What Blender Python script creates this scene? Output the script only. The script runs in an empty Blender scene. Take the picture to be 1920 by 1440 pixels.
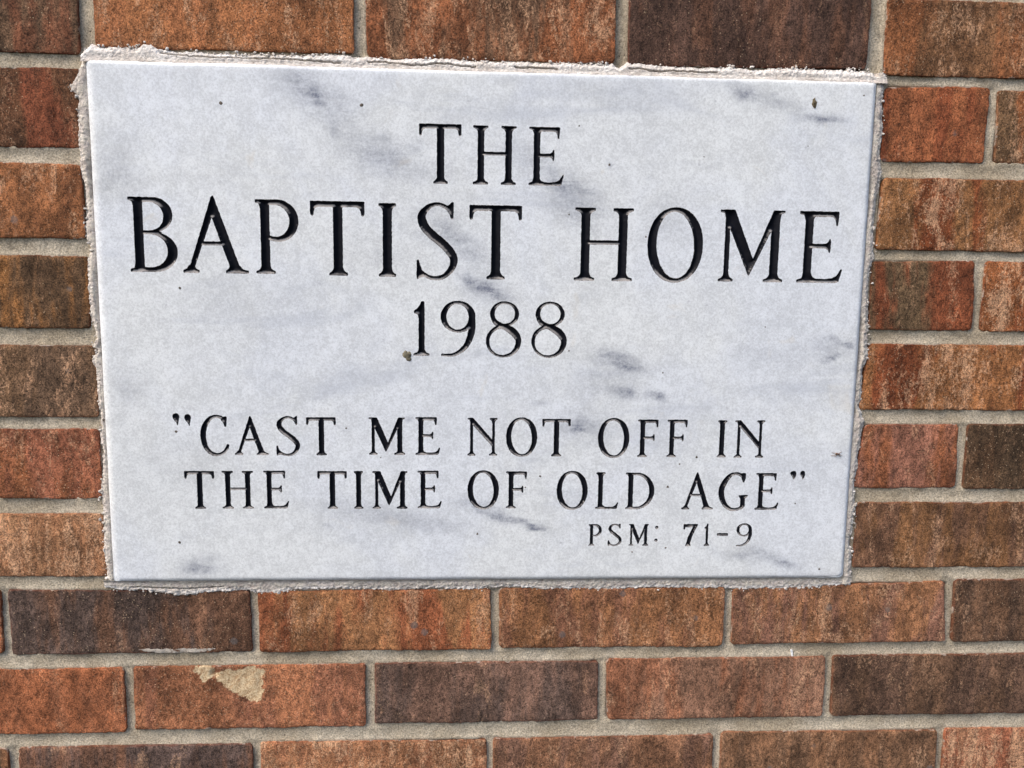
import bpy, math, random
import numpy as np
from mathutils import Vector, Matrix
from mathutils.geometry import delaunay_2d_cdt

# ------------------------------------------------------------------ camera, sky, sun, exposure
MM = 0.001
Z0 = 1.45                                   # height of the plaque's middle above the ground, metres
scene = bpy.context.scene
cam_data = bpy.data.cameras.new('camera')
cam_data.sensor_fit = 'HORIZONTAL'
cam_data.sensor_width = 36.0
cam_data.lens = 27.04
cam_data.clip_start = 0.01
cam_data.clip_end = 200.0
cam = bpy.data.objects.new('camera', cam_data)
scene.collection.objects.link(cam)
cam.matrix_world = Matrix((
    (0.99867653, -0.00711103, -0.05093734, -0.012846),
    (-0.04966714, 0.12382824, -0.99105991, -0.619796),
    (0.01335494, 0.99227819, 0.12331118, 0.037771 + Z0),
    (0, 0, 0, 1)))
scene.camera = cam

SUN_EL, SUN_AZ = math.radians(50), math.radians(-122)      # azimuth measured from +Y towards +X
world = bpy.data.worlds.new('World')
scene.world = world
world.use_nodes = True
wn = world.node_tree
sky = wn.nodes.new('ShaderNodeTexSky')
sky.sky_type = 'NISHITA'
sky.sun_disc = False
sky.sun_elevation = SUN_EL
sky.sun_rotation = SUN_AZ
sky.air_density = 1.0
sky.dust_density = 3.0
wn.links.new(sky.outputs[0], wn.nodes['Background'].inputs[0])
wn.nodes['Background'].inputs[1].default_value = 0.10

sun_data = bpy.data.lights.new('sun', 'SUN')
sun_data.energy = 1.5
sun_data.angle = math.radians(32)
sun_data.color = (1.0, 0.93, 0.84)
sun = bpy.data.objects.new('sun', sun_data)
scene.collection.objects.link(sun)
sdir = Vector((math.sin(SUN_AZ) * math.cos(SUN_EL), math.cos(SUN_AZ) * math.cos(SUN_EL), math.sin(SUN_EL)))
sun.rotation_euler = sdir.to_track_quat('Z', 'Y').to_euler()
sun.location = (-1.0, -2.0, 4.0)

scene.view_settings.view_transform = 'Standard'
scene.view_settings.look = 'None'
scene.view_settings.gamma = 1.0
scene.view_settings.exposure = 1.1
scene.view_settings.use_curve_mapping = False

# ------------------------------------------------------------------ measured layout
# wall coordinates in millimetres: x to the right, z up, origin in the middle of the plaque
PLAQUE_CORNERS = [(-305.0, 204.7), (304.6, 204.2), (305.0, -204.7), (-304.6, -204.2)]
BRICKS = [
    (0, [-504.0, 265.9, -309.4, 265.9, -309.9, 208.4, -503.0, 208.4], (96, 66, 46), (112, 64, 42), 0.35, 0.3),
    (0, [-298.5, 271.2, -105.1, 271.5, -105.6, 214.0, -297.5, 213.7], (150, 90, 54), (165, 98, 60), 0.5, 0.5),
    (0, [-96.5, 269.5, 95.9, 269.6, 95.4, 212.1, -95.5, 212.0], (134, 76, 46), (112, 76, 54), 0.55, 0.65),
    (0, [105.3, 268.3, 296.6, 271.8, 296.1, 214.3, 106.3, 210.8], (86, 58, 46), (104, 66, 48), 0.2, 0.12),
    (0, [309.7, 267.3, 506.5, 267.3, 506.0, 209.8, 310.7, 209.8], (120, 78, 50), (134, 78, 46), 0.5, 0.5),
    (1, [-390.0, 197.7, -310.0, 197.7, -312.8, 139.4, -392.0, 139.4], (108, 66, 42), (124, 64, 40), 0.3, 0.3),
    (2, [-497.0, 127.5, -313.5, 127.5, -312.5, 71.4, -499.0, 71.4], (150, 90, 54), (140, 82, 50), 0.45, 0.4),
    (3, [-390.0, 57.9, -312.0, 57.9, -313.4, 2.1, -392.0, 2.1], (96, 66, 44), (140, 88, 48), 0.3, 0.2),
    (4, [-497.0, -11.2, -308.8, -11.2, -310.1, -68.5, -499.0, -68.5], (120, 84, 58), (106, 76, 56), 0.5, 0.5),
    (5, [-390.0, -78.1, -310.6, -78.1, -310.6, -134.9, -392.0, -134.9], (150, 86, 60), (136, 78, 48), 0.35, 0.35),
    (6, [-497.0, -147.3, -310.8, -147.3, -310.5, -200.3, -499.0, -200.3], (160, 104, 70), (170, 116, 80), 0.65, 0.8),
    (1, [312.7, 200.5, 398.8, 202.7, 398.5, 143.4, 313.5, 143.3], (126, 64, 38), (146, 82, 50), 0.3, 0.2),
    (1, [406.0, 200.5, 507.0, 200.5, 506.0, 143.6, 408.7, 143.6], (112, 78, 52), (148, 84, 48), 0.55, 0.6),
    (2, [316.6, 130.4, 508.0, 130.4, 507.0, 73.1, 313.3, 73.1], (140, 90, 54), (132, 66, 36), 0.6, 0.6),
    (3, [311.4, 63.2, 398.9, 65.4, 400.9, 7.6, 312.7, 8.0], (128, 66, 40), (106, 78, 54), 0.35, 0.25),
    (3, [408.0, 65.1, 507.0, 65.1, 506.0, 7.7, 408.2, 7.7], (148, 84, 48), (136, 66, 38), 0.7, 0.75),
    (4, [314.9, -3.9, 508.0, -3.9, 507.0, -58.8, 308.8, -58.8], (150, 92, 54), (130, 66, 38), 0.6, 0.6),
    (5, [315.7, -71.9, 396.8, -70.6, 398.8, -125.9, 309.4, -126.0], (134, 76, 48), (150, 94, 72), 0.3, 0.25),
    (5, [404.7, -70.6, 507.0, -70.6, 506.0, -126.9, 405.0, -126.9], (84, 60, 42), (100, 68, 46), 0.25, 0.15),
    (6, [313.5, -138.5, 508.0, -138.5, 507.0, -196.3, 313.4, -196.3], (132, 86, 54), (120, 80, 58), 0.45, 0.35),
    (7, [-595.0, -211.5, -395.7, -211.5, -396.7, -265.9, -597.0, -265.9], (150, 86, 52), (160, 90, 56), 0.4, 0.3),
    (7, [-390.2, -211.5, -196.3, -213.3, -195.2, -266.7, -389.6, -266.9], (88, 66, 56), (112, 74, 54), 0.25, 0.12),
    (7, [-189.4, -214.3, 2.9, -212.8, 4.4, -266.6, -189.1, -266.8], (152, 98, 62), (146, 80, 50), 0.45, 0.4),
    (7, [10.6, -212.4, 203.6, -212.7, 203.4, -265.9, 11.2, -265.2], (148, 94, 60), (134, 84, 60), 0.5, 0.5),
    (7, [210.6, -213.7, 395.6, -208.7, 401.7, -263.6, 211.2, -264.0], (146, 94, 62), (132, 86, 66), 0.5, 0.45),
    (7, [405.9, -207.3, 610.0, -207.3, 609.0, -263.7, 407.0, -263.7], (92, 64, 48), (112, 76, 54), 0.3, 0.2),
    (8, [-496.0, -279.6, -301.1, -279.6, -300.8, -336.8, -498.0, -336.8], (172, 98, 62), (160, 94, 62), 0.3, 0.2),
    (8, [-292.8, -278.7, -101.7, -278.2, -102.2, -334.4, -294.1, -334.5], (158, 96, 64), (148, 90, 64), 0.35, 0.25),
    (8, [-93.6, -277.4, 95.9, -278.2, 97.3, -331.8, -94.1, -332.1], (100, 74, 62), (128, 90, 72), 0.3, 0.25),
    (8, [103.2, -276.4, 295.2, -276.2, 296.4, -331.5, 105.2, -331.9], (146, 100, 76), (150, 92, 64), 0.4, 0.4),
    (8, [302.3, -275.3, 507.0, -275.3, 506.0, -331.1, 303.1, -331.1], (98, 68, 52), (116, 80, 58), 0.35, 0.25),
    (9, [-592.0, -348.9, -399.2, -348.9, -398.7, -405.9, -592.0, -405.9], (100, 72, 52), (130, 84, 56), 0.3, 0.2),
    (9, [-389.7, -348.6, -198.0, -348.7, -197.5, -405.7, -389.7, -405.6], (96, 72, 62), (128, 84, 62), 0.35, 0.25),
    (9, [-190.8, -347.4, 1.1, -348.8, 1.6, -405.8, -190.8, -404.4], (162, 104, 70), (152, 94, 64), 0.6, 0.6),
    (9, [7.0, -347.5, 199.6, -346.8, 200.1, -403.8, 7.0, -404.5], (146, 96, 68), (130, 88, 68), 0.4, 0.35),
    (9, [206.7, -345.0, 401.4, -345.8, 401.9, -402.8, 206.7, -402.0], (122, 84, 60), (146, 98, 68), 0.4, 0.35),
    (9, [408.7, -345.4, 612.0, -345.4, 612.5, -402.4, 408.7, -402.4], (158, 104, 74), (146, 84, 58), 0.7, 0.7),
]
BEADS = {
    'top': [(-308.3, 208.8), (-306.2, 211.9), (-301.3, 215.9), (-293.5, 215.0), (-279.8, 215.0), (-267.3, 214.6), (-263.2, 218.9), (-256.9, 217.9), (-253.1, 214.2), (-238.6, 212.3), (-218.9, 212.1), (-205.8, 211.3), (-177.9, 212.0), (-157.9, 211.8), (-114.9, 213.8), (-105.6, 211.7), (-94.7, 212.8), (-74.4, 211.4), (-33.7, 213.3), (-13.2, 211.1), (21.0, 212.0), (55.8, 211.8), (93.3, 212.0), (98.8, 209.4), (105.8, 214.3), (118.4, 212.7), (149.2, 211.5), (163.2, 210.7), (188.6, 212.6), (205.7, 211.1), (239.7, 213.2), (248.4, 212.2), (277.1, 213.0), (294.4, 212.6), (303.3, 209.6), (310.5, 212.6), (312.4, 209.9)],
    'left': [(-308.3, 207.7), (-310.4, 199.1), (-313.1, 192.1), (-319.2, 188.5), (-319.1, 183.5), (-315.7, 179.7), (-312.9, 175.1), (-314.6, 164.1), (-313.8, 150.4), (-315.2, 139.4), (-313.8, 136.6), (-314.6, 128.7), (-314.3, 118.8), (-311.5, 112.9), (-311.2, 102.9), (-311.3, 86.8), (-313.2, 80.7), (-313.5, 74.6), (-310.6, 68.5), (-309.0, 62.5), (-312.5, 56.3), (-313.3, 41.9), (-313.3, 25.4), (-312.8, 13.0), (-310.0, 3.8), (-308.9, -5.8), (-312.5, -12.1), (-308.6, -15.4), (-312.5, -19.7), (-312.7, -24.8), (-310.5, -29.8), (-310.3, -41.7), (-309.8, -54.5), (-308.7, -65.2), (-308.8, -76.0), (-309.9, -81.2), (-308.4, -93.3), (-308.9, -110.7), (-311.1, -121.7), (-311.3, -132.7), (-310.3, -146.0), (-312.0, -163.8), (-311.3, -181.7), (-310.7, -195.3), (-309.5, -206.6)],
    'right': [(312.4, 209.9), (311.8, 200.5), (311.3, 189.5), (313.1, 177.2), (313.3, 163.6), (312.1, 149.5), (313.6, 142.0), (315.3, 135.8), (314.1, 123.2), (311.9, 110.5), (311.7, 94.8), (312.9, 73.5), (313.7, 68.0), (310.3, 53.7), (311.5, 24.6), (313.4, 10.2), (312.6, 2.7), (315.2, -13.6), (311.3, -22.5), (311.4, -43.1), (309.6, -56.6), (313.2, -62.9), (315.5, -68.7), (314.1, -81.0), (311.8, -94.7), (312.0, -109.8), (310.4, -120.4), (309.9, -126.9), (312.8, -140.8), (311.0, -162.3), (309.6, -175.0), (312.3, -181.1), (313.2, -200.1), (312.5, -210.1)],
    'bottom': [(-312.7, -209.8), (-298.3, -212.2), (-282.5, -212.3), (-254.4, -217.0), (-247.1, -217.1), (-225.4, -214.0), (-196.3, -212.9), (-189.5, -215.2), (-173.4, -216.2), (-160.2, -212.6), (-120.8, -212.0), (-76.7, -213.7), (-47.0, -212.0), (-19.0, -213.6), (20.0, -211.5), (49.7, -213.6), (102.8, -214.4), (133.3, -212.8), (166.7, -213.0), (203.6, -213.7), (211.6, -215.2), (236.1, -214.4), (282.7, -214.2), (296.6, -211.9), (312.6, -211.6)],
}
CRACKS = [
    [(-94.7, 208.1), (-82.6, 208.0), (-72.4, 207.5), (-62.2, 206.2), (-41.8, 208.0), (-31.6, 207.8), (-21.3, 206.5), (-11.9, 206.4)],
    [(17.8, 207.2), (32.3, 206.8), (50.9, 206.5)],
    [(106.4, 208.8), (117.8, 208.3), (127.5, 207.0), (141.8, 207.7), (157.8, 207.4), (176.9, 207.1)],
    [(-250.5, 210.4), (-232.8, 209.0), (-219.0, 208.2), (-203.1, 208.2), (-183.2, 208.4), (-147.2, 208.2), (-115.0, 206.4)],
    [(-291.8, -209.5), (-268.3, -210.1), (-246.8, -211.1), (-216.6, -209.5)],
]
LETTERS = [
    ('T', -55.6, -23.0, 163.0, 118.0),
    ('H', -14.0, 19.7, 162.6, 118.1),
    ('E', 29.7, 57.3, 162.5, 118.2),
    ('B', -278.0, -241.7, 103.6, 46.7),
    ('A', -237.9, -187.9, 105.5, 46.5),
    ('P', -182.0, -149.0, 103.4, 46.6),
    ('T', -139.9, -98.1, 103.1, 46.0),
    ('I', -87.1, -73.7, 102.3, 45.7),
    ('S', -57.8, -25.5, 104.3, 43.3),
    ('T', -16.3, 24.9, 102.2, 44.8),
    ('H', 67.0, 113.7, 101.8, 44.8),
    ('O', 125.5, 170.2, 103.3, 44.2),
    ('M', 183.6, 236.2, 102.3, 45.7),
    ('E', 248.0, 285.2, 102.3, 45.7),
    ('1', -60.4, -47.6, 26.7, -16.6),
    ('9', -38.8, -11.0, 27.4, -17.2),
    ('8', -2.5, 25.7, 27.5, -17.4),
    ('8', 33.9, 62.4, 27.7, -17.4),
    ('q', -251.0, -245.7, -64.2, -73.9),
    ('q', -241.7, -236.7, -64.8, -74.5),
    ('C', -229.7, -207.3, -65.4, -98.7),
    ('A', -203.0, -176.4, -66.1, -97.7),
    ('S', -170.0, -151.4, -65.9, -98.6),
    ('T', -146.0, -122.7, -67.0, -97.8),
    ('M', -96.2, -67.4, -66.9, -97.3),
    ('E', -58.9, -39.1, -66.5, -97.3),
    ('N', -16.8, 7.5, -66.9, -97.8),
    ('O', 14.7, 39.8, -66.3, -98.6),
    ('T', 44.1, 67.1, -67.4, -98.2),
    ('O', 90.1, 115.7, -66.4, -99.4),
    ('F', 122.8, 139.6, -67.6, -98.6),
    ('F', 147.3, 163.7, -67.6, -98.6),
    ('I', 189.6, 196.8, -67.9, -98.8),
    ('N', 203.8, 228.7, -67.8, -99.0),
    ('T', -243.5, -220.2, -111.2, -142.1),
    ('H', -214.0, -189.3, -111.1, -142.0),
    ('E', -181.0, -161.1, -110.9, -141.8),
    ('T', -137.9, -114.5, -111.1, -142.2),
    ('I', -108.5, -101.4, -111.1, -142.2),
    ('M', -93.7, -65.5, -111.1, -142.2),
    ('E', -57.1, -37.7, -110.7, -141.9),
    ('O', -16.3, 9.0, -110.3, -142.8),
    ('F', 15.1, 32.0, -111.2, -142.0),
    ('O', 57.0, 82.4, -110.6, -143.4),
    ('L', 89.2, 108.3, -111.8, -142.6),
    ('D', 114.3, 138.1, -112.1, -142.9),
    ('A', 161.6, 188.0, -111.5, -143.1),
    ('G', 192.5, 217.3, -111.6, -144.6),
    ('E', 223.8, 243.6, -112.3, -143.5),
    ('k', 252.7, 257.6, -110.4, -117.5),
    ('k', 261.1, 265.1, -110.2, -117.6),
    ('P', 84.4, 95.1, -155.9, -174.2),
    ('S', 100.7, 112.1, -155.4, -174.6),
    ('M', 118.2, 134.7, -155.9, -174.3),
    ('.', 140.0, 142.7, -157.4, -160.1),
    ('.', 139.9, 142.6, -168.4, -171.2),
    ('7', 164.2, 176.4, -156.0, -174.8),
    ('1', 182.1, 186.3, -155.6, -174.6),
    ('-', 192.9, 202.1, -163.8, -166.0),
    ('9', 209.4, 222.5, -155.5, -175.2),
]
VEINS = [
    (-132.8, 180.6, 6.4, 3.2, -35, 0.9),
    (-139.6, 184.4, 19.3, 10.4, -30, 0.32),
    (-146.6, 192.8, 16.0, 10.4, -20, 0.25),
    (-114.8, 168.1, 16.2, 10.5, -40, 0.28),
    (-119.9, 157.3, 4.1, 3.2, -40, 0.35),
    (-81.7, 149.8, 6.5, 2.0, -15, 0.45),
    (-58.0, 145.2, 4.9, 2.1, 25, 0.5),
    (-72.4, 135.2, 32.8, 10.7, -15, 0.28),
    (-94.9, 138.7, 24.5, 12.3, -20, 0.2),
    (58.6, 119.7, 18.9, 7.6, -25, 0.42),
    (73.6, 108.9, 14.4, 7.6, -30, 0.35),
    (28.9, 137.4, 20.9, 9.2, -20, 0.2),
    (-11.9, 41.9, 8.5, 3.4, -25, 0.6),
    (-1.3, 37.4, 12.7, 3.0, -27, 0.85),
    (-5.6, 38.6, 19.0, 6.8, -27, 0.35),
    (100.6, -15.6, 13.9, 3.9, -15, 0.5),
    (114.0, -25.1, 11.4, 2.2, -13, 0.75),
    (105.2, -22.5, 19.6, 6.5, -13, 0.28),
    (109.4, -43.5, 9.6, 3.9, -10, 0.55),
    (135.8, -46.8, 5.3, 2.6, -20, 0.65),
    (92.6, -38.3, 26.2, 10.5, -15, 0.22),
    (40.7, -55.3, 4.8, 1.3, -5, 0.45),
    (73.8, -72.3, 8.8, 6.1, -10, 0.6),
    (80.4, -73.6, 14.0, 9.7, 0, 0.3),
    (11.5, -149.8, 22.0, 2.6, -18, 0.5),
    (38.1, -157.1, 4.9, 2.2, -10, 0.9),
    (27.0, -154.8, 13.3, 1.8, -17, 0.75),
    (-6.2, -140.7, 13.2, 3.5, -10, 0.4),
    (-84.6, -147.4, 43.4, 7.8, -8, 0.3),
    (-132.3, -156.3, 4.3, 1.7, 10, 0.55),
    (-49.9, -156.5, 17.5, 4.4, -5, 0.2),
    (-234.0, -191.0, 7.7, 3.4, 0, 0.5),
    (-231.7, -188.8, 12.8, 6.8, 0, 0.25),
    (287.6, -3.0, 9.0, 2.7, -10, 0.55),
    (294.6, -6.0, 3.6, 3.6, 0, 0.45),
    (280.4, -15.8, 5.4, 1.6, 15, 0.75),
    (276.8, -8.3, 15.2, 8.9, 0, 0.25),
    (264.0, 174.4, 12.9, 1.7, 5, 0.6),
    (256.3, 174.2, 17.2, 4.3, 0, 0.3),
    (199.8, 189.8, 7.6, 3.0, -15, 0.45),
    (222.3, 190.4, 1.7, 1.3, 0, 0.6),
    (221.5, 182.3, 4.3, 2.1, 0, 0.4),
    (191.0, 195.6, 25.4, 5.1, -20, 0.25),
    (243.0, 180.8, 25.7, 5.1, -12, 0.2),
    (242.2, -185.1, 23.0, 4.1, -24, 0.45),
    (254.1, -191.2, 6.5, 2.8, -20, 0.55),
    (214.5, -181.2, 3.2, 1.4, 0, 0.65),
    (214.5, -182.6, 18.3, 3.7, -10, 0.3),
    (-284.5, -47.4, 10.7, 10.7, 0, 0.22),
    (-290.6, 118.7, 11.9, 17.9, 0, 0.2),
    (-280.3, 126.8, 15.9, 19.8, 0, 0.14),
    (93.2, 134.7, 1.7, 1.7, 0, 0.7),
    (124.0, 125.1, 2.1, 1.3, 0, 0.35),
    (-40.6, 85.1, 19.2, 14.2, -40, 0.28),
    (-24.7, 75.0, 16.8, 8.4, -35, 0.3),
    (-12.1, 66.9, 16.8, 7.6, -30, 0.22),
    (65.4, 99.3, 21.1, 10.2, -25, 0.3),
    (140.1, 94.4, 17.1, 17.1, 0, 0.16),
    (228.2, -15.4, 26.7, 8.9, 0, 0.14),
    (-199.5, 26.9, 37.0, 20.5, 0, 0.1),
    (-245.7, -109.7, 33.5, 16.8, 0, 0.12),
    (94.6, 187.1, 37.6, 10.4, -10, 0.14),
    (-91.5, 61.6, 33.2, 12.5, -20, 0.1),
    (-63.1, -66.8, 2.1, 2.1, 0, 0.7),
]
SPECKS = [
    (-205.3, 174.5, 1.6, 'b'),
    (-99.4, 175.6, 1.6, 'd'),
    (68.5, 164.1, 0.8, 'd'),
    (293.8, 192.6, 0.8, 'd'),
    (-241.3, 34.6, 1.2, 'g'),
    (64.5, -11.6, 0.8, 'd'),
    (141.8, -28.8, 0.8, 'd'),
    (224.6, 9.4, 0.8, 'r'),
    (-248.7, -78.9, 1.4, 'g'),
    (172.5, -98.7, 1.2, 'd'),
    (258.3, -138.2, 0.8, 'd'),
    (158.5, -104.6, 0.8, 'g'),
    (-8.2, -163.8, 1.2, 'd'),
    (-249.3, -170.3, 1.4, 'g'),
    (149.6, -176.3, 1.0, 'd'),
    (121.3, -179.9, 0.8, 'd'),
    (282.5, -195.6, 1.0, 'r'),
    (-304.5, -69.7, 1.2, 'g'),
    (-114.4, -75.7, 0.8, 'd'),
    (-86.9, -99.7, 0.6, 'd'),
    (43.1, -115.1, 1.0, 'd'),
    (149.4, -124.0, 1.2, 'g'),
    (62.1, 96.3, 0.8, 'd'),
    (123.9, 80.0, 0.8, 'd'),
    (93.2, 135.1, 1.2, 'd'),
    (251.2, 152.8, 0.6, 'd'),
    (30.9, -124.5, 0.8, 'd'),
    (-26.0, 75.0, 0.48, 'd'),
    (168.0, 142.8, 0.6, 'd'),
]
SPOTS = {
    'mud': (-65.1, -16.7),
    'leaf': (254.3, 185.5),
    'insect': (291.6, -95.7),
    'pale': (-203.9, -293.5),
    'pale2': (-234.4, -286.0),
    'paint': (265.2, -273.4),
    'stone': (-310.0, 80.7),
    'smear': (-257.5, -262.3),
}

FRONT = -4.0            # plaque face stands 4 mm proud of the bricks (towards -Y)

# ------------------------------------------------------------------ small numeric helpers
def _hash(ix, iy, seed):
    n = (ix * 374761393 + iy * 668265263 + seed * 974711) & 0xFFFFFFFF
    n = ((n ^ (n >> 13)) * 1274126177) & 0xFFFFFFFF
    n = n ^ (n >> 16)
    return (n & 0xFFFF) / 65535.0

def vnoise(x, y, seed=0):
    x = np.asarray(x, float); y = np.asarray(y, float)
    ix = np.floor(x).astype(np.int64); iy = np.floor(y).astype(np.int64)
    fx = x - ix; fy = y - iy
    fx = fx * fx * (3 - 2 * fx); fy = fy * fy * (3 - 2 * fy)
    a = _hash(ix, iy, seed); b = _hash(ix + 1, iy, seed)
    c = _hash(ix, iy + 1, seed); d = _hash(ix + 1, iy + 1, seed)
    return (a + (b - a) * fx) * (1 - fy) + (c + (d - c) * fx) * fy - 0.5

def fbm(x, y, seed=0, octaves=3):
    t = 0; a = 1.0; f = 1.0
    for k in range(octaves):
        t = t + a * vnoise(np.asarray(x) * f + 17.3 * k, np.asarray(y) * f - 9.1 * k, seed + k)
        a *= 0.5; f *= 2.03
    return t

def smooth(e0, e1, x):
    t = np.clip((x - e0) / (e1 - e0), 0, 1)
    return t * t * (3 - 2 * t)

def lin(c):
    c = np.asarray(c, float) / 255.0
    return tuple(np.where(c <= 0.04045, c / 12.92, ((c + 0.055) / 1.055) ** 2.4))

def mesh_from(name, verts, faces, attrs=None, smooth_shade=True, origin=(0, 0, 0)):
    """verts in mm (x, y, z relative to the plaque's middle); origin in mm is subtracted"""
    me = bpy.data.meshes.new(name)
    v = (np.asarray(verts, float) - np.asarray(origin, float)) * MM
    if isinstance(faces, np.ndarray):
        nf, k = faces.shape
        me.vertices.add(len(v)); me.vertices.foreach_set('co', v.astype(np.float32).ravel())
        me.loops.add(nf * k); me.loops.foreach_set('vertex_index', faces.astype(np.int32).ravel())
        me.polygons.add(nf)
        me.polygons.foreach_set('loop_start', np.arange(0, nf * k, k, dtype=np.int32))
        me.update(calc_edges=True)
    else:
        me.from_pydata([tuple(p) for p in v], [], faces)
    me.polygons.foreach_set('use_smooth', np.broadcast_to(np.asarray(smooth_shade, dtype=bool), (len(me.polygons),)).copy())
    for k, a in (attrs or {}).items():
        at = me.attributes.new(k, 'FLOAT', 'POINT')
        at.data.foreach_set('value', np.asarray(a, np.float32).ravel())
    me.validate()
    me.update()
    return me

def put(name, me, mat, parent=None, origin=(0, 0, 0)):
    o = bpy.data.objects.new(name, me)
    scene.collection.objects.link(o)
    if mat: me.materials.append(mat)
    loc = Vector(origin) * MM + Vector((0, 0, Z0))
    if parent is not None:
        o.parent = parent
        loc = loc - parent.location
    o.location = loc
    return o

def empty(name, loc_mm, label, category):
    o = bpy.data.objects.new(name, None)
    scene.collection.objects.link(o)
    o.location = Vector(loc_mm) * MM + Vector((0, 0, Z0))
    o.empty_display_size = 0.05
    o['label'] = label; o['category'] = category
    return o

# ------------------------------------------------------------------ materials
class NT:
    def __init__(self, name):
        self.m = bpy.data.materials.new(name); self.m.use_nodes = True
        self.t = self.m.node_tree; self.n = self.t.nodes; self.l = self.t.links
        self.bsdf = self.n['Principled BSDF']
    def add(self, kind, **kw):
        nd = self.n.new(kind)
        for k, v in kw.items(): setattr(nd, k, v)
        return nd
    def link(self, a, b): self.l.new(a, b)
    def setin(self, sock, v):
        if hasattr(v, 'is_output'): self.l.new(v, sock)
        else: sock.default_value = v
    def coord(self):
        return self.add('ShaderNodeTexCoord').outputs['Object']
    def attr(self, name, typ='GEOMETRY', out='Fac'):
        a = self.add('ShaderNodeAttribute', attribute_type=typ, attribute_name=name)
        return a.outputs[out]
    def math(self, op, a, b=0.0, c=0.0, clamp=False):
        nd = self.add('ShaderNodeMath', operation=op, use_clamp=clamp)
        self.setin(nd.inputs[0], a); self.setin(nd.inputs[1], b); self.setin(nd.inputs[2], c)
        return nd.outputs[0]
    def vmath(self, op, a, b):
        nd = self.add('ShaderNodeVectorMath', operation=op)
        self.setin(nd.inputs[0], a); self.setin(nd.inputs[1], b)
        return nd.outputs[0]
    def noise(self, vec, scale, detail=3.0, rough=0.55, dist=0.0):
        nd = self.add('ShaderNodeTexNoise')
        self.link(vec, nd.inputs['Vector'])
        nd.inputs['Scale'].default_value = scale; nd.inputs['Detail'].default_value = detail
        nd.inputs['Roughness'].default_value = rough; nd.inputs['Distortion'].default_value = dist
        return nd.outputs['Fac']
    def voronoi(self, vec, scale, feature='F1'):
        nd = self.add('ShaderNodeTexVoronoi', feature=feature)
        self.link(vec, nd.inputs['Vector']); nd.inputs['Scale'].default_value = scale
        return nd
    def step(self, x, e0, e1, lo=0.0, hi=1.0):
        nd = self.add('ShaderNodeMapRange', interpolation_type='SMOOTHSTEP')
        self.setin(nd.inputs[0], x); self.setin(nd.inputs[1], e0); self.setin(nd.inputs[2], e1)
        self.setin(nd.inputs[3], lo); self.setin(nd.inputs[4], hi)
        return nd.outputs[0]
    def mix(self, f, a, b, blend='MIX'):
        nd = self.add('ShaderNodeMix', data_type='RGBA', blend_type=blend)
        self.setin(nd.inputs[0], f)
        for s, v in ((nd.inputs[6], a), (nd.inputs[7], b)):
            if hasattr(v, 'is_output'): self.l.new(v, s)
            else: s.default_value = (*v[:3], 1.0)
        return nd.outputs[2]
    def scale3(self, vec, s):
        return self.vmath('MULTIPLY', vec, s)
    def gain(self, col, f):
        nd = self.add('ShaderNodeVectorMath', operation='SCALE')
        self.link(col, nd.inputs[0]); self.setin(nd.inputs['Scale'], f)
        return nd.outputs[0]
    def bump(self, h, strength, dist, normal=None):
        nd = self.add('ShaderNodeBump')
        nd.inputs['Strength'].default_value = strength; nd.inputs['Distance'].default_value = dist
        self.link(h, nd.inputs['Height'])
        if normal is not None: self.link(normal, nd.inputs['Normal'])
        return nd.outputs[0]
    def done(self, col, rough, normal=None, spec=0.3):
        self.setin(self.bsdf.inputs['Base Color'], col); self.setin(self.bsdf.inputs['Roughness'], rough)
        self.bsdf.inputs['Specular IOR Level'].default_value = spec
        if normal is not None: self.link(normal, self.bsdf.inputs['Normal'])
        return self.m

K = 1.12          # paint values read off the photograph -> surface reflectance
def refl(rgb): return tuple(min(0.9, v * K) for v in lin(rgb))

def clay(rgb): return tuple(v * g * K for v, g in zip(lin(rgb), (0.87, 1.02, 1.11)))

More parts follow.
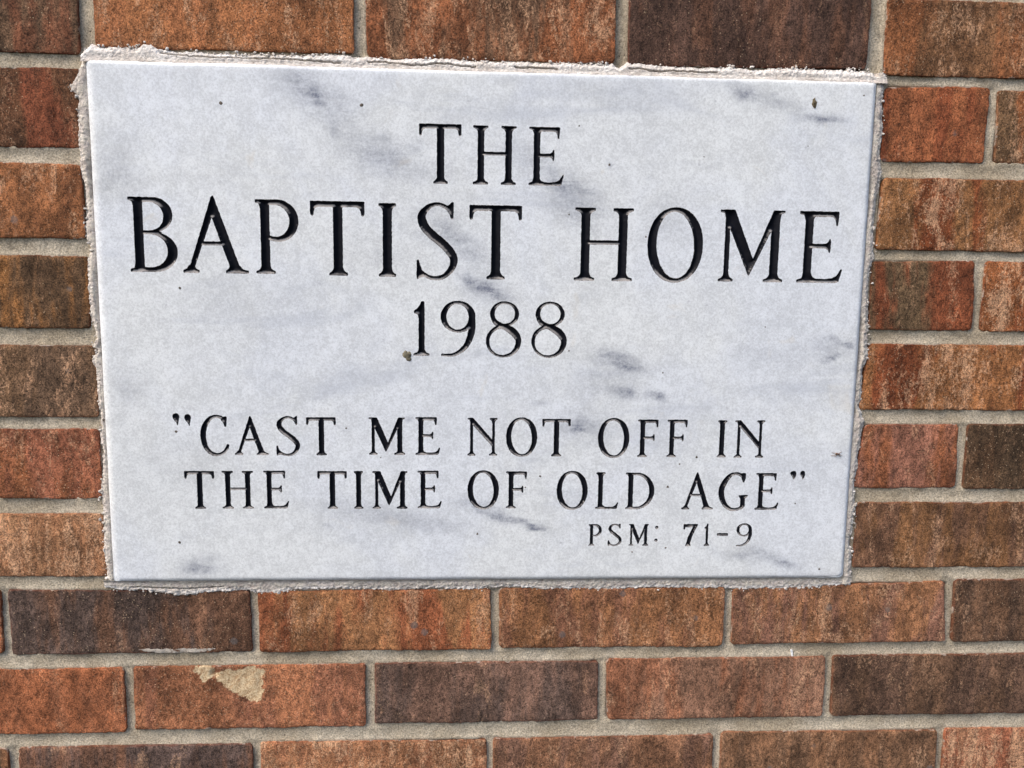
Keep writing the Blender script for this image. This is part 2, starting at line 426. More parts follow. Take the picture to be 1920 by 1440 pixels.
def brick_material():
    t = NT('fired_clay_brick')
    P = t.coord()
    seed = t.attr('seed', 'OBJECT')
    off = t.add('ShaderNodeCombineXYZ')
    t.link(t.math('MULTIPLY', seed, 1.37), off.inputs[0]); t.link(t.math('MULTIPLY', seed, 0.71), off.inputs[1]); t.link(t.math('MULTIPLY', seed, 2.13), off.inputs[2])
    P = t.vmath('ADD', P, off.outputs[0])
    base = t.attr('tone', 'OBJECT', 'Color'); alt = t.attr('tone_alt', 'OBJECT', 'Color')
    tan_amt = t.attr('tan', 'OBJECT'); patch = t.attr('patch', 'OBJECT')
    edge = t.attr('edge')
    # vertical fire bands
    band = t.noise(t.scale3(P, (30, 30, 5)), 1.0, 4.0, 0.65, 0.3)
    fineband = t.noise(t.scale3(P, (110, 110, 24)), 1.0, 2.0, 0.6, 0.3)
    bm = t.step(t.math('ADD', band, t.math('MULTIPLY', t.math('SUBTRACT', fineband, 0.5), 0.22)), 0.45, 0.60)
    col = t.mix(bm, base, alt)
    low = t.noise(P, 17, 3.0, 0.6)
    col = t.gain(col, t.step(low, 0.32, 0.68, 0.70, 1.26))
    mid = t.noise(t.scale3(P, (70, 70, 38)), 1.0, 4.0, 0.65, 0.4)
    col = t.gain(col, t.step(mid, 0.36, 0.62, 0.70, 1.20))
    # granular clay
    g1 = t.noise(P, 900, 3.0, 0.8)
    g2 = t.noise(t.scale3(P, (1, 1, 0.6)), 380, 4.0, 0.75, 0.6)
    grain = t.math('ADD', t.math('MULTIPLY', g1, 0.62), t.math('MULTIPLY', g2, 0.38))
    # tan sand crust in patches
    pm = t.noise(t.scale3(P, (60, 60, 20)), 1.0, 5.0, 0.68, 0.5)
    pthr = t.math('SUBTRACT', 0.575, t.math('MULTIPLY', patch, 0.22))
    pmask = t.step(pm, pthr, t.math('ADD', pthr, 0.14))
    gthr = t.math('SUBTRACT', 0.60, t.math('MULTIPLY', pmask, 0.17))
    cn_ = t.noise(t.scale3(P, (1, 1, 0.75)), 560, 4.0, 0.78, 0.6)
    crust = t.step(cn_, t.math('SUBTRACT', gthr, 0.04), t.math('ADD', gthr, 0.16))
    col = t.gain(col, t.step(cn_, 0.30, 0.40, 0.55, 1.0))
    tanm = t.math('MULTIPLY', crust, t.math('ADD', t.math('MULTIPLY', tan_amt, 0.95), 0.10), clamp=True)
    tancol = t.mix(t.noise(P, 60, 2.0), refl((176, 128, 96)), refl((214, 174, 138)))
    solid = t.step(t.math('ADD', pm, t.math('MULTIPLY', t.math('SUBTRACT', cn_, 0.5), 0.28)), t.math('ADD', pthr, 0.115), t.math('ADD', pthr, 0.19))
    solid = t.math('MULTIPLY', solid, t.math('ADD', t.math('MULTIPLY', tan_amt, 0.95), 0.10), clamp=True)
    tanm = t.math('MAXIMUM', tanm, solid)
    col = t.mix(tanm, col, tancol)
    col = t.gain(col, t.step(grain, 0.38, 0.62, 0.34, 1.78))
    # bare red clay along the arrises
    er = t.step(t.math('ADD', edge, t.math('MULTIPLY', t.noise(P, 120, 3.0, 0.6), 4.4)), 2.1, 3.6, 0.30, 0.0)
    col = t.mix(er, col, t.mix(g2, refl((98, 48, 32)), refl((142, 74, 48))))
    # dark pits, iron spots, pale grains
    pit = t.voronoi(P, 330)
    pm2 = t.math('MULTIPLY', t.step(pit.outputs['Distance'], 0.10, 0.24, 1.0, 0.0), t.step(pit.outputs['Color'], 0.72, 0.76))
    col = t.mix(t.math('MULTIPLY', pm2, 0.55), col, refl((52, 34, 26)))
    big = t.voronoi(P, 34)
    bmk = t.math('MULTIPLY', t.step(t.math('ADD', big.outputs['Distance'], t.math('MULTIPLY', g2, 0.12)), 0.13, 0.19, 1.0, 0.0), t.step(big.outputs['Color'], 0.66, 0.68))
    col = t.mix(t.math('MULTIPLY', bmk, 0.55), col, refl((104, 100, 98)))
    gl = t.voronoi(P, 420)
    gm = t.math('MULTIPLY', t.step(gl.outputs['Distance'], 0.12, 0.22, 1.0, 0.0), t.step(gl.outputs['Color'], 0.70, 0.72))
    col = t.mix(t.math('MULTIPLY', gm, 0.6), col, refl((206, 178, 146)))
    # pale chipped patch where there is one
    pale = t.attr('pale')
    pl = t.step(t.math('ADD', pale, t.math('ADD', t.math('MULTIPLY', t.math('SUBTRACT', g2, 0.5), 1.3), t.math('MULTIPLY', t.math('SUBTRACT', t.noise(P, 130, 3.0), 0.5), 1.0))), 0.30, 0.75)
    col = t.mix(pl, col, t.mix(t.step(grain, 0.38, 0.62), refl((158, 124, 90)), refl((238, 212, 174))))
    col = t.mix(t.step(pale, 0.1, 0.9, 0.0, 0.15), col, refl((190, 150, 108)))
    # smeared lime / mortar film
    film = t.attr('film')
    fn = t.noise(P, 170, 4.0, 0.7)
    fm = t.step(t.math('ADD', t.math('MULTIPLY', film, 0.62), fn), 0.86, 0.98)
    en = t.step(t.math('ADD', t.math('MULTIPLY', edge, -0.11), t.noise(P, 95, 4.0, 0.65)), 0.55, 0.62)
    fm = t.math('MAXIMUM', fm, t.math('MULTIPLY', en, 0.55))
    col = t.mix(fm, col, t.mix(fn, refl((160, 150, 136)), refl((206, 196, 184))))
    h = t.math('ADD', t.math('MULTIPLY', grain, 1.0), t.math('MULTIPLY', crust, 0.22))
    h = t.math('SUBTRACT', h, t.math('MULTIPLY', pm2, 0.5))
    h = t.math('ADD', h, t.math('MULTIPLY', fm, 0.2))
    return t.done(col, t.step(grain, 0.3, 0.7, 0.95, 0.80), t.bump(h, 1.0, 0.0010), 0.25)

def mortar_material():
    t = NT('grey_mortar')
    P = t.coord()
    g = t.noise(P, 800, 3.0, 0.8); l = t.noise(P, 16, 4.0, 0.6); m = t.noise(P, 90, 4.0, 0.6)
    col = t.mix(t.step(l, 0.34, 0.66), refl((164, 150, 128)), refl((188, 176, 156)))
    col = t.gain(col, t.step(g, 0.34, 0.66, 0.58, 1.36))
    col = t.gain(col, t.step(m, 0.28, 0.55, 0.86, 1.04))
    v = t.voronoi(P, 230)
    s = t.math('MULTIPLY', t.step(v.outputs['Distance'], 0.10, 0.18, 1.0, 0.0), t.step(v.outputs['Color'], 0.60, 0.62))
    col = t.mix(t.math('MULTIPLY', s, 0.8), col, refl((62, 54, 46)))
    w = t.voronoi(t.vmath('ADD', P, (3.1, 1.7, 0.4)), 190)
    s2 = t.math('MULTIPLY', t.step(w.outputs['Distance'], 0.08, 0.15, 1.0, 0.0), t.step(w.outputs['Color'], 0.70, 0.72))
    col = t.mix(t.math('MULTIPLY', s2, 0.7), col, refl((226, 220, 208)))
    h = t.math('SUBTRACT', t.math('ADD', g, t.math('MULTIPLY', m, 0.8)), t.math('MULTIPLY', s, 0.4))
    return t.done(col, 0.95, t.bump(h, 1.0, 0.0009), 0.2)

def bead_material():
    t = NT('lime_setting_mortar')
    P = t.coord()
    w = t.attr('white')
    g = t.noise(P, 430, 4.0, 0.75); l = t.noise(P, 45, 4.0, 0.6); m = t.noise(P, 160, 3.0, 0.6)
    a = t.mix(t.step(l, 0.35, 0.65), refl((178, 167, 158)), refl((202, 192, 184)))
    b = t.mix(t.step(l, 0.35, 0.65), refl((206, 197, 188)), refl((224, 218, 212)))
    a = t.mix(t.step(m, 0.4, 0.6), a, refl((204, 195, 182)))
    k = t.step(t.math('ADD', w, t.math('MULTIPLY', t.math('SUBTRACT', m, 0.5), 0.9)), 0.3, 0.7)
    col = t.mix(k, a, b)
    col = t.gain(col, t.step(g, 0.30, 0.62, 0.72, 1.10))
    v = t.voronoi(P, 190)
    s = t.math('MULTIPLY', t.step(v.outputs['Distance'], 0.10, 0.2, 1.0, 0.0), t.step(v.outputs['Color'], 0.62, 0.64))
    col = t.mix(t.math('MULTIPLY', s, 0.6), col, refl((104, 90, 80)))
    return t.done(col, 0.93, t.bump(t.math('ADD', g, t.math('MULTIPLY', m, 0.8)), 1.0, 0.0012), 0.2)

def marble_nodes(t, P):
    vein = t.attr('vein')
    c1 = t.noise(P, 520, 4.0, 0.8, 0.4)                 # crystals
    c2 = t.noise(P, 150, 5.0, 0.7, 0.6)
    c3 = t.noise(P, 30, 4.0, 0.6, 0.4)
    c4 = t.noise(P, 6.5, 4.0, 0.6, 0.5)
    col = t.mix(t.step(c4, 0.40, 0.62), MARBLE_WARM, MARBLE_COOL)
    m = t.math('ADD', t.math('ADD', t.math('MULTIPLY', c1, 0.60), t.math('MULTIPLY', c2, 0.34)), t.math('MULTIPLY', c3, 0.16))
    col = t.gain(col, t.step(m, 0.44, 0.66, 0.80, 1.10))
    rot = t.add('ShaderNodeMapping'); rot.inputs['Rotation'].default_value = (0, math.radians(-20), 0); rot.inputs['Scale'].default_value = (45, 45, 150)
    t.link(P, rot.inputs[0])
    streak = t.noise(rot.outputs[0], 1.0, 4.0, 0.65, 0.5)
    dots = t.step(t.noise(P, 620, 3.0, 0.8), 0.44, 0.60)
    vm = t.math('MULTIPLY', vein, t.step(streak, 0.34, 0.62, 0.55, 1.30))
    vm = t.math('MULTIPLY', vm, t.math('ADD', 0.72, t.math('MULTIPLY', dots, 0.45)))
    vz = t.math('MULTIPLY', t.math('POWER', vm, 0.92), 1.05, clamp=True)
    col = t.mix(t.math('MULTIPLY', vz, 0.95), col, VEIN)
    rot2 = t.add('ShaderNodeMapping'); rot2.inputs['Rotation'].default_value = (0, math.radians(-28), 0); rot2.inputs['Scale'].default_value = (5, 5, 19)
    t.link(P, rot2.inputs[0])
    veil = t.noise(rot2.outputs[0], 1.0, 5.0, 0.62, 1.2)
    col = t.mix(t.step(veil, 0.52, 0.72, 0.0, 0.34), col, (0.40, 0.43, 0.50))
    # tiny natural flecks
    v = t.voronoi(P, 60)
    fl = t.math('MULTIPLY', t.step(t.math('ADD', v.outputs['Distance'], t.math('MULTIPLY', c1, 0.15)), 0.11, 0.16, 1.0, 0.0), t.step(v.outputs['Color'], 0.66, 0.68))
    col = t.mix(t.math('MULTIPLY', fl, 0.28), col, (0.30, 0.30, 0.34))
    # faint iron stain
    st = t.noise(P, 22, 3.0, 0.6, 1.0)
    col = t.mix(t.step(st, 0.66, 0.78, 0.0, 0.30), col, (0.70, 0.62, 0.50))
    return col, c1, c2

MARBLE_COOL = (0.770, 0.795, 0.832)
MARBLE_WARM = (0.795, 0.812, 0.815)
VEIN = (0.16, 0.175, 0.235)

def marble_material():
    t = NT('white_veined_marble')
    P = t.coord()
    col, c1, c2 = marble_nodes(t, P)
    return t.done(col, t.step(c2, 0.3, 0.7, 0.52, 0.38), t.bump(t.math('ADD', c1, c2), 0.25, 0.0004), 0.4)

def letter_material():
    t = NT('black_letter_paint')
    P = t.coord()
    seed = t.attr('seed', 'OBJECT')
    off = t.add('ShaderNodeCombineXYZ')
    t.link(seed, off.inputs[0]); t.link(seed, off.inputs[2])
    Q = t.vmath('ADD', P, off.outputs[0])
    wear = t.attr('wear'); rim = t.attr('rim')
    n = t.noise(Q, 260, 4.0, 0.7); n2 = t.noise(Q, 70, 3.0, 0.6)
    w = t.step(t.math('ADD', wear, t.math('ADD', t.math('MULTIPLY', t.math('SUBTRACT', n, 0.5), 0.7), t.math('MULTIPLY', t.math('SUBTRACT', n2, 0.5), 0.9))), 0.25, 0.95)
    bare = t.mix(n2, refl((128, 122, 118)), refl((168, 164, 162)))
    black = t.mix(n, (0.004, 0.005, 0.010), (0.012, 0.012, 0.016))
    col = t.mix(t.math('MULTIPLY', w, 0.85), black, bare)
    chip = t.step(t.math('ADD', rim, t.math('MULTIPLY', n, 1.2)), 1.28, 1.42)
    col = t.mix(t.math('MULTIPLY', chip, 0.8), col, (0.62, 0.63, 0.66))
    return t.done(col, t.math('ADD', 0.55, t.math('MULTIPLY', w, 0.35)), t.bump(n, 0.4, 0.0006), 0.10)

def plain(name, a, b, scale=300, rough=0.9):
    t = NT(name); P = t.coord()
    n = t.noise(P, scale, 4.0, 0.7)
    return t.done(t.mix(t.step(n, 0.35, 0.65), refl(a), refl(b)), rough, t.bump(n, 0.8, 0.0008), 0.2)

M_BRICK, M_MORTAR, M_BEAD, M_MARBLE, M_LETTER = brick_material(), mortar_material(), bead_material(), marble_material(), letter_material()

# ------------------------------------------------------------------ the brick wall
PL = PLAQUE_CORNERS
PX0, PX1, PZ1, PZ0 = -304.8, 304.8, 204.4, -204.4
wall = empty('brick_wall', (0, 15, -560), 'wall of mottled red and brown bricks in grey mortar around the marble plaque', 'wall')

rng = random.Random(5)
ALL = list(BRICKS)
tones = [((150, 90, 56), (140, 78, 46)), ((96, 68, 54), (120, 78, 54)), ((160, 98, 62), (150, 84, 50)), ((128, 84, 54), (146, 90, 56))]
def extra(row, x0, z1, x1, z0):
    a, b = tones[rng.randrange(4)]
    ALL.append((row, [x0, z1, x1, z1, x1, z0, x0, z0], a, b, rng.uniform(.25, .6), rng.uniform(.15, .6)))
for r in range(0, 10):                                   # one more brick at each end of every course
    rb = [b for b in BRICKS if b[0] == r]
    lb = min(rb, key=lambda b: b[1][0]); hb = max(rb, key=lambda b: b[1][2])
    x = lb[1][0] - 9
    while x > -640: extra(r, x - 194, lb[1][1], x, lb[1][7]); x -= 203
    x = hb[1][2] + 9
    while x < 640: extra(r, x, hb[1][3], x + 194, hb[1][5]); x += 203
for k, (z1, z0, ph) in enumerate(((335, 278, 102), (-415, -472, 0))):   # a course above and one below
    for i in range(-4, 4):
        x0 = i * 203.2 + ph
        extra(-1 - k, x0, z1, x0 + 194, z0)

def seg_dist(px, pz, poly, closed=False):
    """distance from points to a polyline"""
    a = np.asarray(poly, float); b = np.roll(a, -1, 0) if closed else a[1:]
    if not closed: a = a[:-1]
    best = np.full(px.shape, 1e9)
    for (ax, az), (bx, bz) in zip(a, b):
        dx, dz = bx - ax, bz - az
        t = np.clip(((px - ax) * dx + (pz - az) * dz) / (dx * dx + dz * dz + 1e-9), 0, 1)
        best = np.minimum(best, np.hypot(px - ax - t * dx, pz - az - t * dz))
    return best

def rect_dist(x, z):
    dx = np.maximum(np.maximum(PX0 - x, x - PX1), 0); dz = np.maximum(np.maximum(PZ0 - z, z - PZ1), 0)
    return np.hypot(dx, dz)

def make_brick(idx, rec):
    row, c, base, alt, tan, patch = rec
    tl, tr, br, bl = [np.array(c[i:i + 2]) for i in (0, 2, 4, 6)]
    Lx = max(np.linalg.norm(tr - tl), np.linalg.norm(br - bl)); Hz = max(np.linalg.norm(tl - bl), np.linalg.norm(tr - br))
    fine = idx < len(BRICKS)
    st = 1.7 if fine else 4.0
    nx, ny = int(Lx / st) + 1, int(Hz / st) + 1
    # denser towards the edges
    def param(n, L):
        u = np.linspace(0, L, n)
        e = np.array([0.35, 0.9])
        return np.unique(np.concatenate([u, e, L - e])) / L
    pu, pv = param(nx, Lx), param(ny, Hz)
    nx, ny = len(pu), len(pv)
    u, v = np.meshgrid(pu, pv)
    a = np.minimum(u, 1 - u) * Lx; b = np.minimum(v, 1 - v) * Hz
    # rounded corners
    r = rng.uniform(1.8, 4.0)
    s = np.clip((r - a) / r, 0, 1); t = np.clip((r - b) / r, 0, 1)
    s2 = s * np.sqrt(1 - t * t / 2); t2 = t * np.sqrt(1 - s * s / 2)
    a2 = np.where((s > 0) & (t > 0), r - r * s2, a); b2 = np.where((s > 0) & (t > 0), r - r * t2, b)
    u = np.where(u < .5, a2 / Lx, 1 - a2 / Lx); v = np.where(v < .5, b2 / Hz, 1 - b2 / Hz)
    X = (bl[0] * (1 - u) + br[0] * u) * (1 - v) + (tl[0] * (1 - u) + tr[0] * u) * v
    Z = (bl[1] * (1 - u) + br[1] * u) * (1 - v) + (tl[1] * (1 - u) + tr[1] * u) * v
    d = np.minimum(a, b)
    fall = np.exp(-d / 4.0)
    X = X + fall * (fbm(X / 18, Z / 18, 11 + idx) * 0.8 + fbm(X / 2.0, Z / 2.0, 71 + idx, 2) * 0.55)
    Z = Z + fall * (fbm(X / 24, Z / 18, 31 + idx) * 0.9 + fbm(X / 2.0, Z / 2.0, 91 + idx, 2) * 0.6)
    dn = d + fbm(X / 5, Z / 5, 51 + idx) * 1.6
    Y = -(fbm(X / 26, Z / 22, 3 + idx) * 0.8 + fbm(X / 5, Z / 7, 5 + idx, 3) * 0.6 + fbm(X / 1.9, Z / 1.9, 8 + idx, 2) * 0.4)
    Y = Y + 0.55 * np.exp(-np.maximum(dn, 0) / 0.6)
    # hairline firing cracks, mostly upright
    for k in range(rng.choice((0, 0, 1, 1, 2))):
        cx = rng.uniform(bl[0] + 8, br[0] - 8); zc = rng.uniform(bl[1], tl[1])
        g = np.abs(X - cx - fbm(Z / 9, Z * 0 + k, 7 * idx + k) * 3)
        Y = Y + 0.9 * np.exp(-(g / 0.9) ** 2) * smooth(26, 8, np.abs(Z - zc))
    Y = Y + rng.uniform(-0.5, 0.3) + (u - .5) * rng.uniform(-.5, .5)
    pale = np.zeros_like(X)
    Xw = X + fbm(X / 6, Z / 6, 950) * 5 + fbm(X / 2, Z / 2, 955, 2) * 2; Zw = Z + fbm(X / 6, Z / 6, 960) * 5 + fbm(X / 2, Z / 2, 965, 2) * 2
    if SPOTS['pale'][0] > bl[0] and SPOTS['pale'][0] < br[0] and bl[1] < SPOTS['pale'][1] < tl[1]:
        for (ox, oz, rx, rz) in ((0, 0, 17, 11), (9, -9, 8, 9), (6, 8, 14, 7), (-13, 5, 10, 7)):
            q = ((Xw - SPOTS['pale'][0] - ox) / rx) ** 2 + ((Zw - SPOTS['pale'][1] - oz) / rz) ** 2
            pale = np.maximum(pale, smooth(1.35, 0.55, q))
        for (ox, oz, rx, rz) in ((0, 0, 7, 8), (-4, 4, 6, 5)):
            q = ((Xw - SPOTS['pale2'][0] - ox) / rx) ** 2 + ((Zw - SPOTS['pale2'][1] - oz) / rz) ** 2
            pale = np.maximum(pale, smooth(1.35, 0.55, q) * .8)
        hole = np.hypot(X - SPOTS['pale2'][0] - 7, (Z - SPOTS['pale2'][1] - 1))
        Y = Y + pale * 0.5 + 2.4 * smooth(4.5, 1.5, hole)
    film = np.exp(-rect_dist(X, Z) / 9.0) * 0.85
    sm = ((X - SPOTS['smear'][0]) / 34) ** 2 + ((Z - SPOTS['smear'][1] + 2.5 - 0.0015 * (X - SPOTS['smear'][0]) ** 2 * .8) / 3.0) ** 2
    film = np.maximum(film, smooth(1.3, 0.5, sm) * 0.8)
    V = np.stack([X.ravel(), Y.ravel(), Z.ravel()], 1)
    idg = np.arange(nx * ny).reshape(ny, nx)
    F = np.stack([idg[:-1, :-1], idg[:-1, 1:], idg[1:, 1:], idg[1:, :-1]], -1).reshape(-1, 4)
    loop = np.concatenate([idg[0, :-1], idg[:-1, -1], idg[-1, :0:-1], idg[:0:-1, 0]])
    n0 = len(V); m = len(loop)
    sk = V[loop].copy(); sk[:, 1] = 6.0
    sk2 = V[loop].copy(); sk2[:, 1] = 30.0
    V = np.concatenate([V, sk, sk2])
    i = np.arange(m); j = (i + 1) % m
    F = np.concatenate([F, np.stack([loop[j], loop[i], n0 + i, n0 + j], -1), np.stack([n0 + j, n0 + i, n0 + m + i, n0 + m + j], -1)])
    pad = np.zeros(2 * m)
    org = (float((tl[0] + br[0]) / 2), 0.0, float((tl[1] + br[1]) / 2))
    me = mesh_from('brick', V, F, {'edge': np.concatenate([d.ravel(), pad]), 'pale': np.concatenate([pale.ravel(), pad]), 'film': np.concatenate([film.ravel(), pad])}, np.arange(len(F)) < (nx - 1) * (ny - 1), org)
    o = put('brick', me, M_BRICK, wall, org)
    o['tone'] = [float(x) for x in clay(base)] + [1.0]
    o['tone_alt'] = [float(x) for x in clay(alt)] + [1.0]
    o['tan'] = float(tan); o['patch'] = float(patch); o['seed'] = float(idx) * 0.37 + 0.1
    return o

for i, rec in enumerate(ALL): make_brick(i, rec)

# mortar: one sheet behind the brick faces, tooled slightly hollow between them
def make_mortar():
    st = 2.0
    xs = np.arange(-700, 701, st); zs = np.arange(-476, 342, st)
    X, Z = np.meshgrid(xs, zs)
    cov = np.zeros_like(X); vert = np.zeros_like(X); under = np.zeros_like(X)
    for rec in ALL:
        c = rec[1]
        x0, x1 = min(c[0], c[6]), max(c[2], c[4]); z0, z1 = min(c[5], c[7]), max(c[1], c[3])
        ex = np.maximum(np.maximum(x0 - X, X - x1), 0); ez = np.maximum(np.maximum(z0 - Z, Z - z1), 0)
        dd = np.hypot(ex, ez)
        ins = np.minimum(np.minimum(X - x0, x1 - X), np.minimum(Z - z0, z1 - Z))
        under = np.maximum(under, smooth(1.0, 4.0, ins))
        cov = np.maximum(cov, np.exp(-dd / 2.5))
        vert = np.maximum(vert, (ez <= 0) * (dd > 0) * (dd < 12))
    Y = 1.3 + 1.0 * (1 - cov) + 1.0 * vert + fbm(X / 34, Z / 34, 400) * 1.1 + fbm(X / 7, Z / 7, 410) * 0.5 + fbm(X / 2.2, Z / 2.2, 420, 2) * 0.3
    Y = Y + 6.0 * under
    V = np.stack([X.ravel(), Y.ravel(), Z.ravel()], 1)
    ny, nx = X.shape
    idg = np.arange(nx * ny).reshape(ny, nx)
    cx = (X[:-1, :-1] + st / 2); cz = (Z[:-1, :-1] + st / 2)
    keep = ~((cx > PX0 + 6) & (cx < PX1 - 6) & (cz > PZ0 + 6) & (cz < PZ1 - 6))
    F = np.stack([idg[:-1, :-1], idg[:-1, 1:], idg[1:, 1:], idg[1:, :-1]], -1)[keep]
    used = np.unique(F); remap = np.full(len(V), -1); remap[used] = np.arange(len(used))
    return put('mortar', mesh_from('mortar', V[used], remap[F], None, True), M_MORTAR, wall)
make_mortar()

# setting mortar squeezed out round the plaque, one ragged bead along each side
def make_bead(side):
    pts = np.array(BEADS[side]); st = 0.6
    horiz = side in ('top', 'bottom')
    k = 0 if horiz else 1
    pts = pts[np.argsort(pts[:, k])]
    s = np.arange(pts[0, k], pts[-1, k] + st, st)
    outer = np.interp(s, pts[:, k], pts[:, 1 - k])
    ragged = {'top': .8, 'left': .8, 'right': .7, 'bottom': .8}[side]
    sd = {'top': 501, 'left': 601, 'right': 701, 'bottom': 801}[side]
    outer = outer + ragged * (fbm(s / 5, s * 0, sd) * 1.2 + fbm(s / 1.2, s * 0, sd + 9, 2) * 1.0)
    inner = {'top': PZ1 - 2.0, 'bottom': PZ0 + 2.0, 'left': PX0 + 2.0, 'right': PX1 - 2.0}[side] + s * 0
    nv = 26
    t = np.linspace(0, 1, nv)
    S, T = np.meshgrid(s, t)
    C = inner + (outer - inner) * T
    X, Z = (S, C) if horiz else (C, S)
    y0, y1, y2 = {'top': (-2.9, -1.9, 0.1), 'left': (2.2, -1.0, 0.2), 'right': (1.6, -1.6, 0.2), 'bottom': (-2.2, -0.8, -0.1)}[side]
    Y = np.where(T < .35, y0 + (y1 - y0) * smooth(0, .35, T), y1 + (y2 - y1) * smooth(.55, 1, T))
    lump = fbm(X / 12, Z / 7, sd + 20) * 0.9 + fbm(X / 1.5, Z / 1.4, sd + 25, 2) * 1.0
    Y = Y - lump * (0.25 + 1.1 * T * T)
    Y = Y + smooth(.93, 1, T) * (0.9 if side == 'bottom' else 1.6)
    if side in ('left', 'right'):                          # shrunk away from the stone in places
        gap = smooth(-0.05, 0.25, fbm(S / 38, S * 0 + 3, sd + 40))
        Y = Y + gap * smooth(.55, .2, T) * 3.5
    for cr in CRACKS:
        c = np.array(cr)
        if horiz and (c[0, 1] > 0) == (side == 'top'):
            dd = np.abs(Z - np.interp(X, c[:, 0], c[:, 1]) - fbm(X / 3, X * 0, 77) * .8)
            inr = (X > c[0, 0]) & (X < c[-1, 0])
            Y = Y + 3.2 * np.exp(-(dd / 0.42) ** 2) * inr
    white = {'top': .35 + .6 * T, 'left': .0 + .5 * T, 'right': .05 + .45 * T, 'bottom': .0 + .95 * smooth(.45, .95, T)}[side]
    ny, nx = X.shape
    idg = np.arange(nx * ny).reshape(ny, nx)
    F = np.stack([idg[:-1, :-1], idg[:-1, 1:], idg[1:, 1:], idg[1:, :-1]], -1).reshape(-1, 4)
    if side in ('bottom', 'right'): F = F[:, ::-1]
    V = np.stack([X.ravel(), Y.ravel(), Z.ravel()], 1)
    return put('setting_mortar', mesh_from('setting_mortar', V, F, {'white': white}, True), M_BEAD, wall)
for sd_ in ('top', 'left', 'right', 'bottom'): make_bead(sd_)

# loose crumbs of the same mortar stuck along the ragged outer edges
def make_crumbs():
    g = (1 + 5 ** .5) / 2
    iv = np.array([(-1, g, 0), (1, g, 0), (-1, -g, 0), (1, -g, 0), (0, -1, g), (0, 1, g), (0, -1, -g), (0, 1, -g), (g, 0, -1), (g, 0, 1), (-g, 0, -1), (-g, 0, 1)]) / 1.9
    fi = np.array([(0, 11, 5), (0, 5, 1), (0, 1, 7), (0, 7, 10), (0, 10, 11), (1, 5, 9), (5, 11, 4), (11, 10, 2), (10, 7, 6), (7, 1, 8), (3, 9, 4), (3, 4, 2), (3, 2, 6), (3, 6, 8), (3, 8, 9), (4, 9, 5), (2, 4, 11), (6, 2, 10), (8, 6, 7), (9, 8, 1)])
    r2 = np.random.RandomState(12)
    V, F, W = [], [], []
    for side, n in (('top', 420), ('left', 150), ('right', 130), ('bottom', 170)):
        pts = np.array(BEADS[side]); k = 0 if side in ('top', 'bottom') else 1
        pts = pts[np.argsort(pts[:, k])]
        sgn = 1 if side in ('top', 'right') else -1
        for _ in range(n):
            s = r2.uniform(pts[0, k], pts[-1, k])
            if vnoise(s / 22.0, 0.0, 640) < -0.12 and r2.rand() < .8: continue
            o = np.interp(s, pts[:, k], pts[:, 1 - k]) + sgn * (abs(r2.normal(0, 1.3)) - 1.2)
            x, z = (s, o) if k == 0 else (o, s)
            r = np.clip(r2.lognormal(-0.55, 0.45), .25, 1.5) * (0.75 if side == 'bottom' else 1.0)
            v = iv * r * r2.uniform(.65, 1.35, (12, 1)) * np.array([r2.uniform(.8, 1.4), .8, r2.uniform(.8, 1.2)])
            F.append(fi + len(V) * 12); V.append(v + np.array([x, -0.35 * r, z])); W.append(np.full(12, r2.uniform(.3, 1.1)))
    o = put('mortar_crumbs', mesh_from('mortar_crumbs', np.concatenate(V), np.concatenate(F), {'white': np.concatenate(W)}, False), M_BEAD, wall)
    o['kind'] = 'stuff'
make_crumbs()

# ------------------------------------------------------------------ letter shapes (cap height 1, y up)
def qbez(a, c, b, n=6):
    return [((1 - t) ** 2 * a[0] + 2 * t * (1 - t) * c[0] + t * t * b[0], (1 - t) ** 2 * a[1] + 2 * t * (1 - t) * c[1] + t * t * b[1]) for t in [i / n for i in range(n + 1)]]
def box(x0, y0, x1, y1): return [(x0, y0), (x1, y0), (x1, y1), (x0, y1)]
def foot(xl, xr, sl, sr, t=.038, h=.11):
    return [(xl, 0), (xr, 0)] + qbez((xr, t), (sr + .012, t + .008), (sr, h)) + qbez((sl, h), (sl - .012, t + .008), (xl, t))
def head(xl, xr, sl, sr, t=.038, h=.11): return [(x, 1 - y) for x, y in foot(xl, xr, sl, sr, t, h)][::-1]
def band(outer, inner): return [[outer[i], outer[i + 1], inner[i + 1], inner[i]] for i in range(len(outer) - 1)]
def arc(cx, cy, rx, ry, a0, a1, n=30, p=2.0):
    r = []
    for i in range(n + 1):
        a = math.radians(a0 + (a1 - a0) * i / n); c, s = math.cos(a), math.sin(a)
        r.append((cx + rx * math.copysign(abs(c) ** (2 / p), c), cy + ry * math.copysign(abs(s) ** (2 / p), s)))
    return r
def bowl(o, i, a0=-90, a1=90, n=30, p=2.0): return band(arc(*o, a0, a1, n, p), arc(*i, a0, a1, n, p))
def stroke(pts, n=5):
    P = np.array(pts, float); Q = np.vstack([2 * P[0] - P[1], P, 2 * P[-1] - P[-2]])
    out = []
    for i in range(1, len(Q) - 2):
        for k in range(n):
            t = k / n
            out.append(0.5 * ((2 * Q[i]) + (-Q[i - 1] + Q[i + 1]) * t + (2 * Q[i - 1] - 5 * Q[i] + 4 * Q[i + 1] - Q[i + 2]) * t * t + (-Q[i - 1] + 3 * Q[i] - 3 * Q[i + 1] + Q[i + 2]) * t ** 3))
    out.append(P[-1]); R = np.array(out)
    d = np.gradient(R[:, :2], axis=0); d /= np.linalg.norm(d, axis=1)[:, None] + 1e-9
    nrm = np.stack([-d[:, 1], d[:, 0]], 1) * R[:, 2:3] / 2
    return band([tuple(p) for p in R[:, :2] + nrm], [tuple(p) for p in R[:, :2] - nrm])
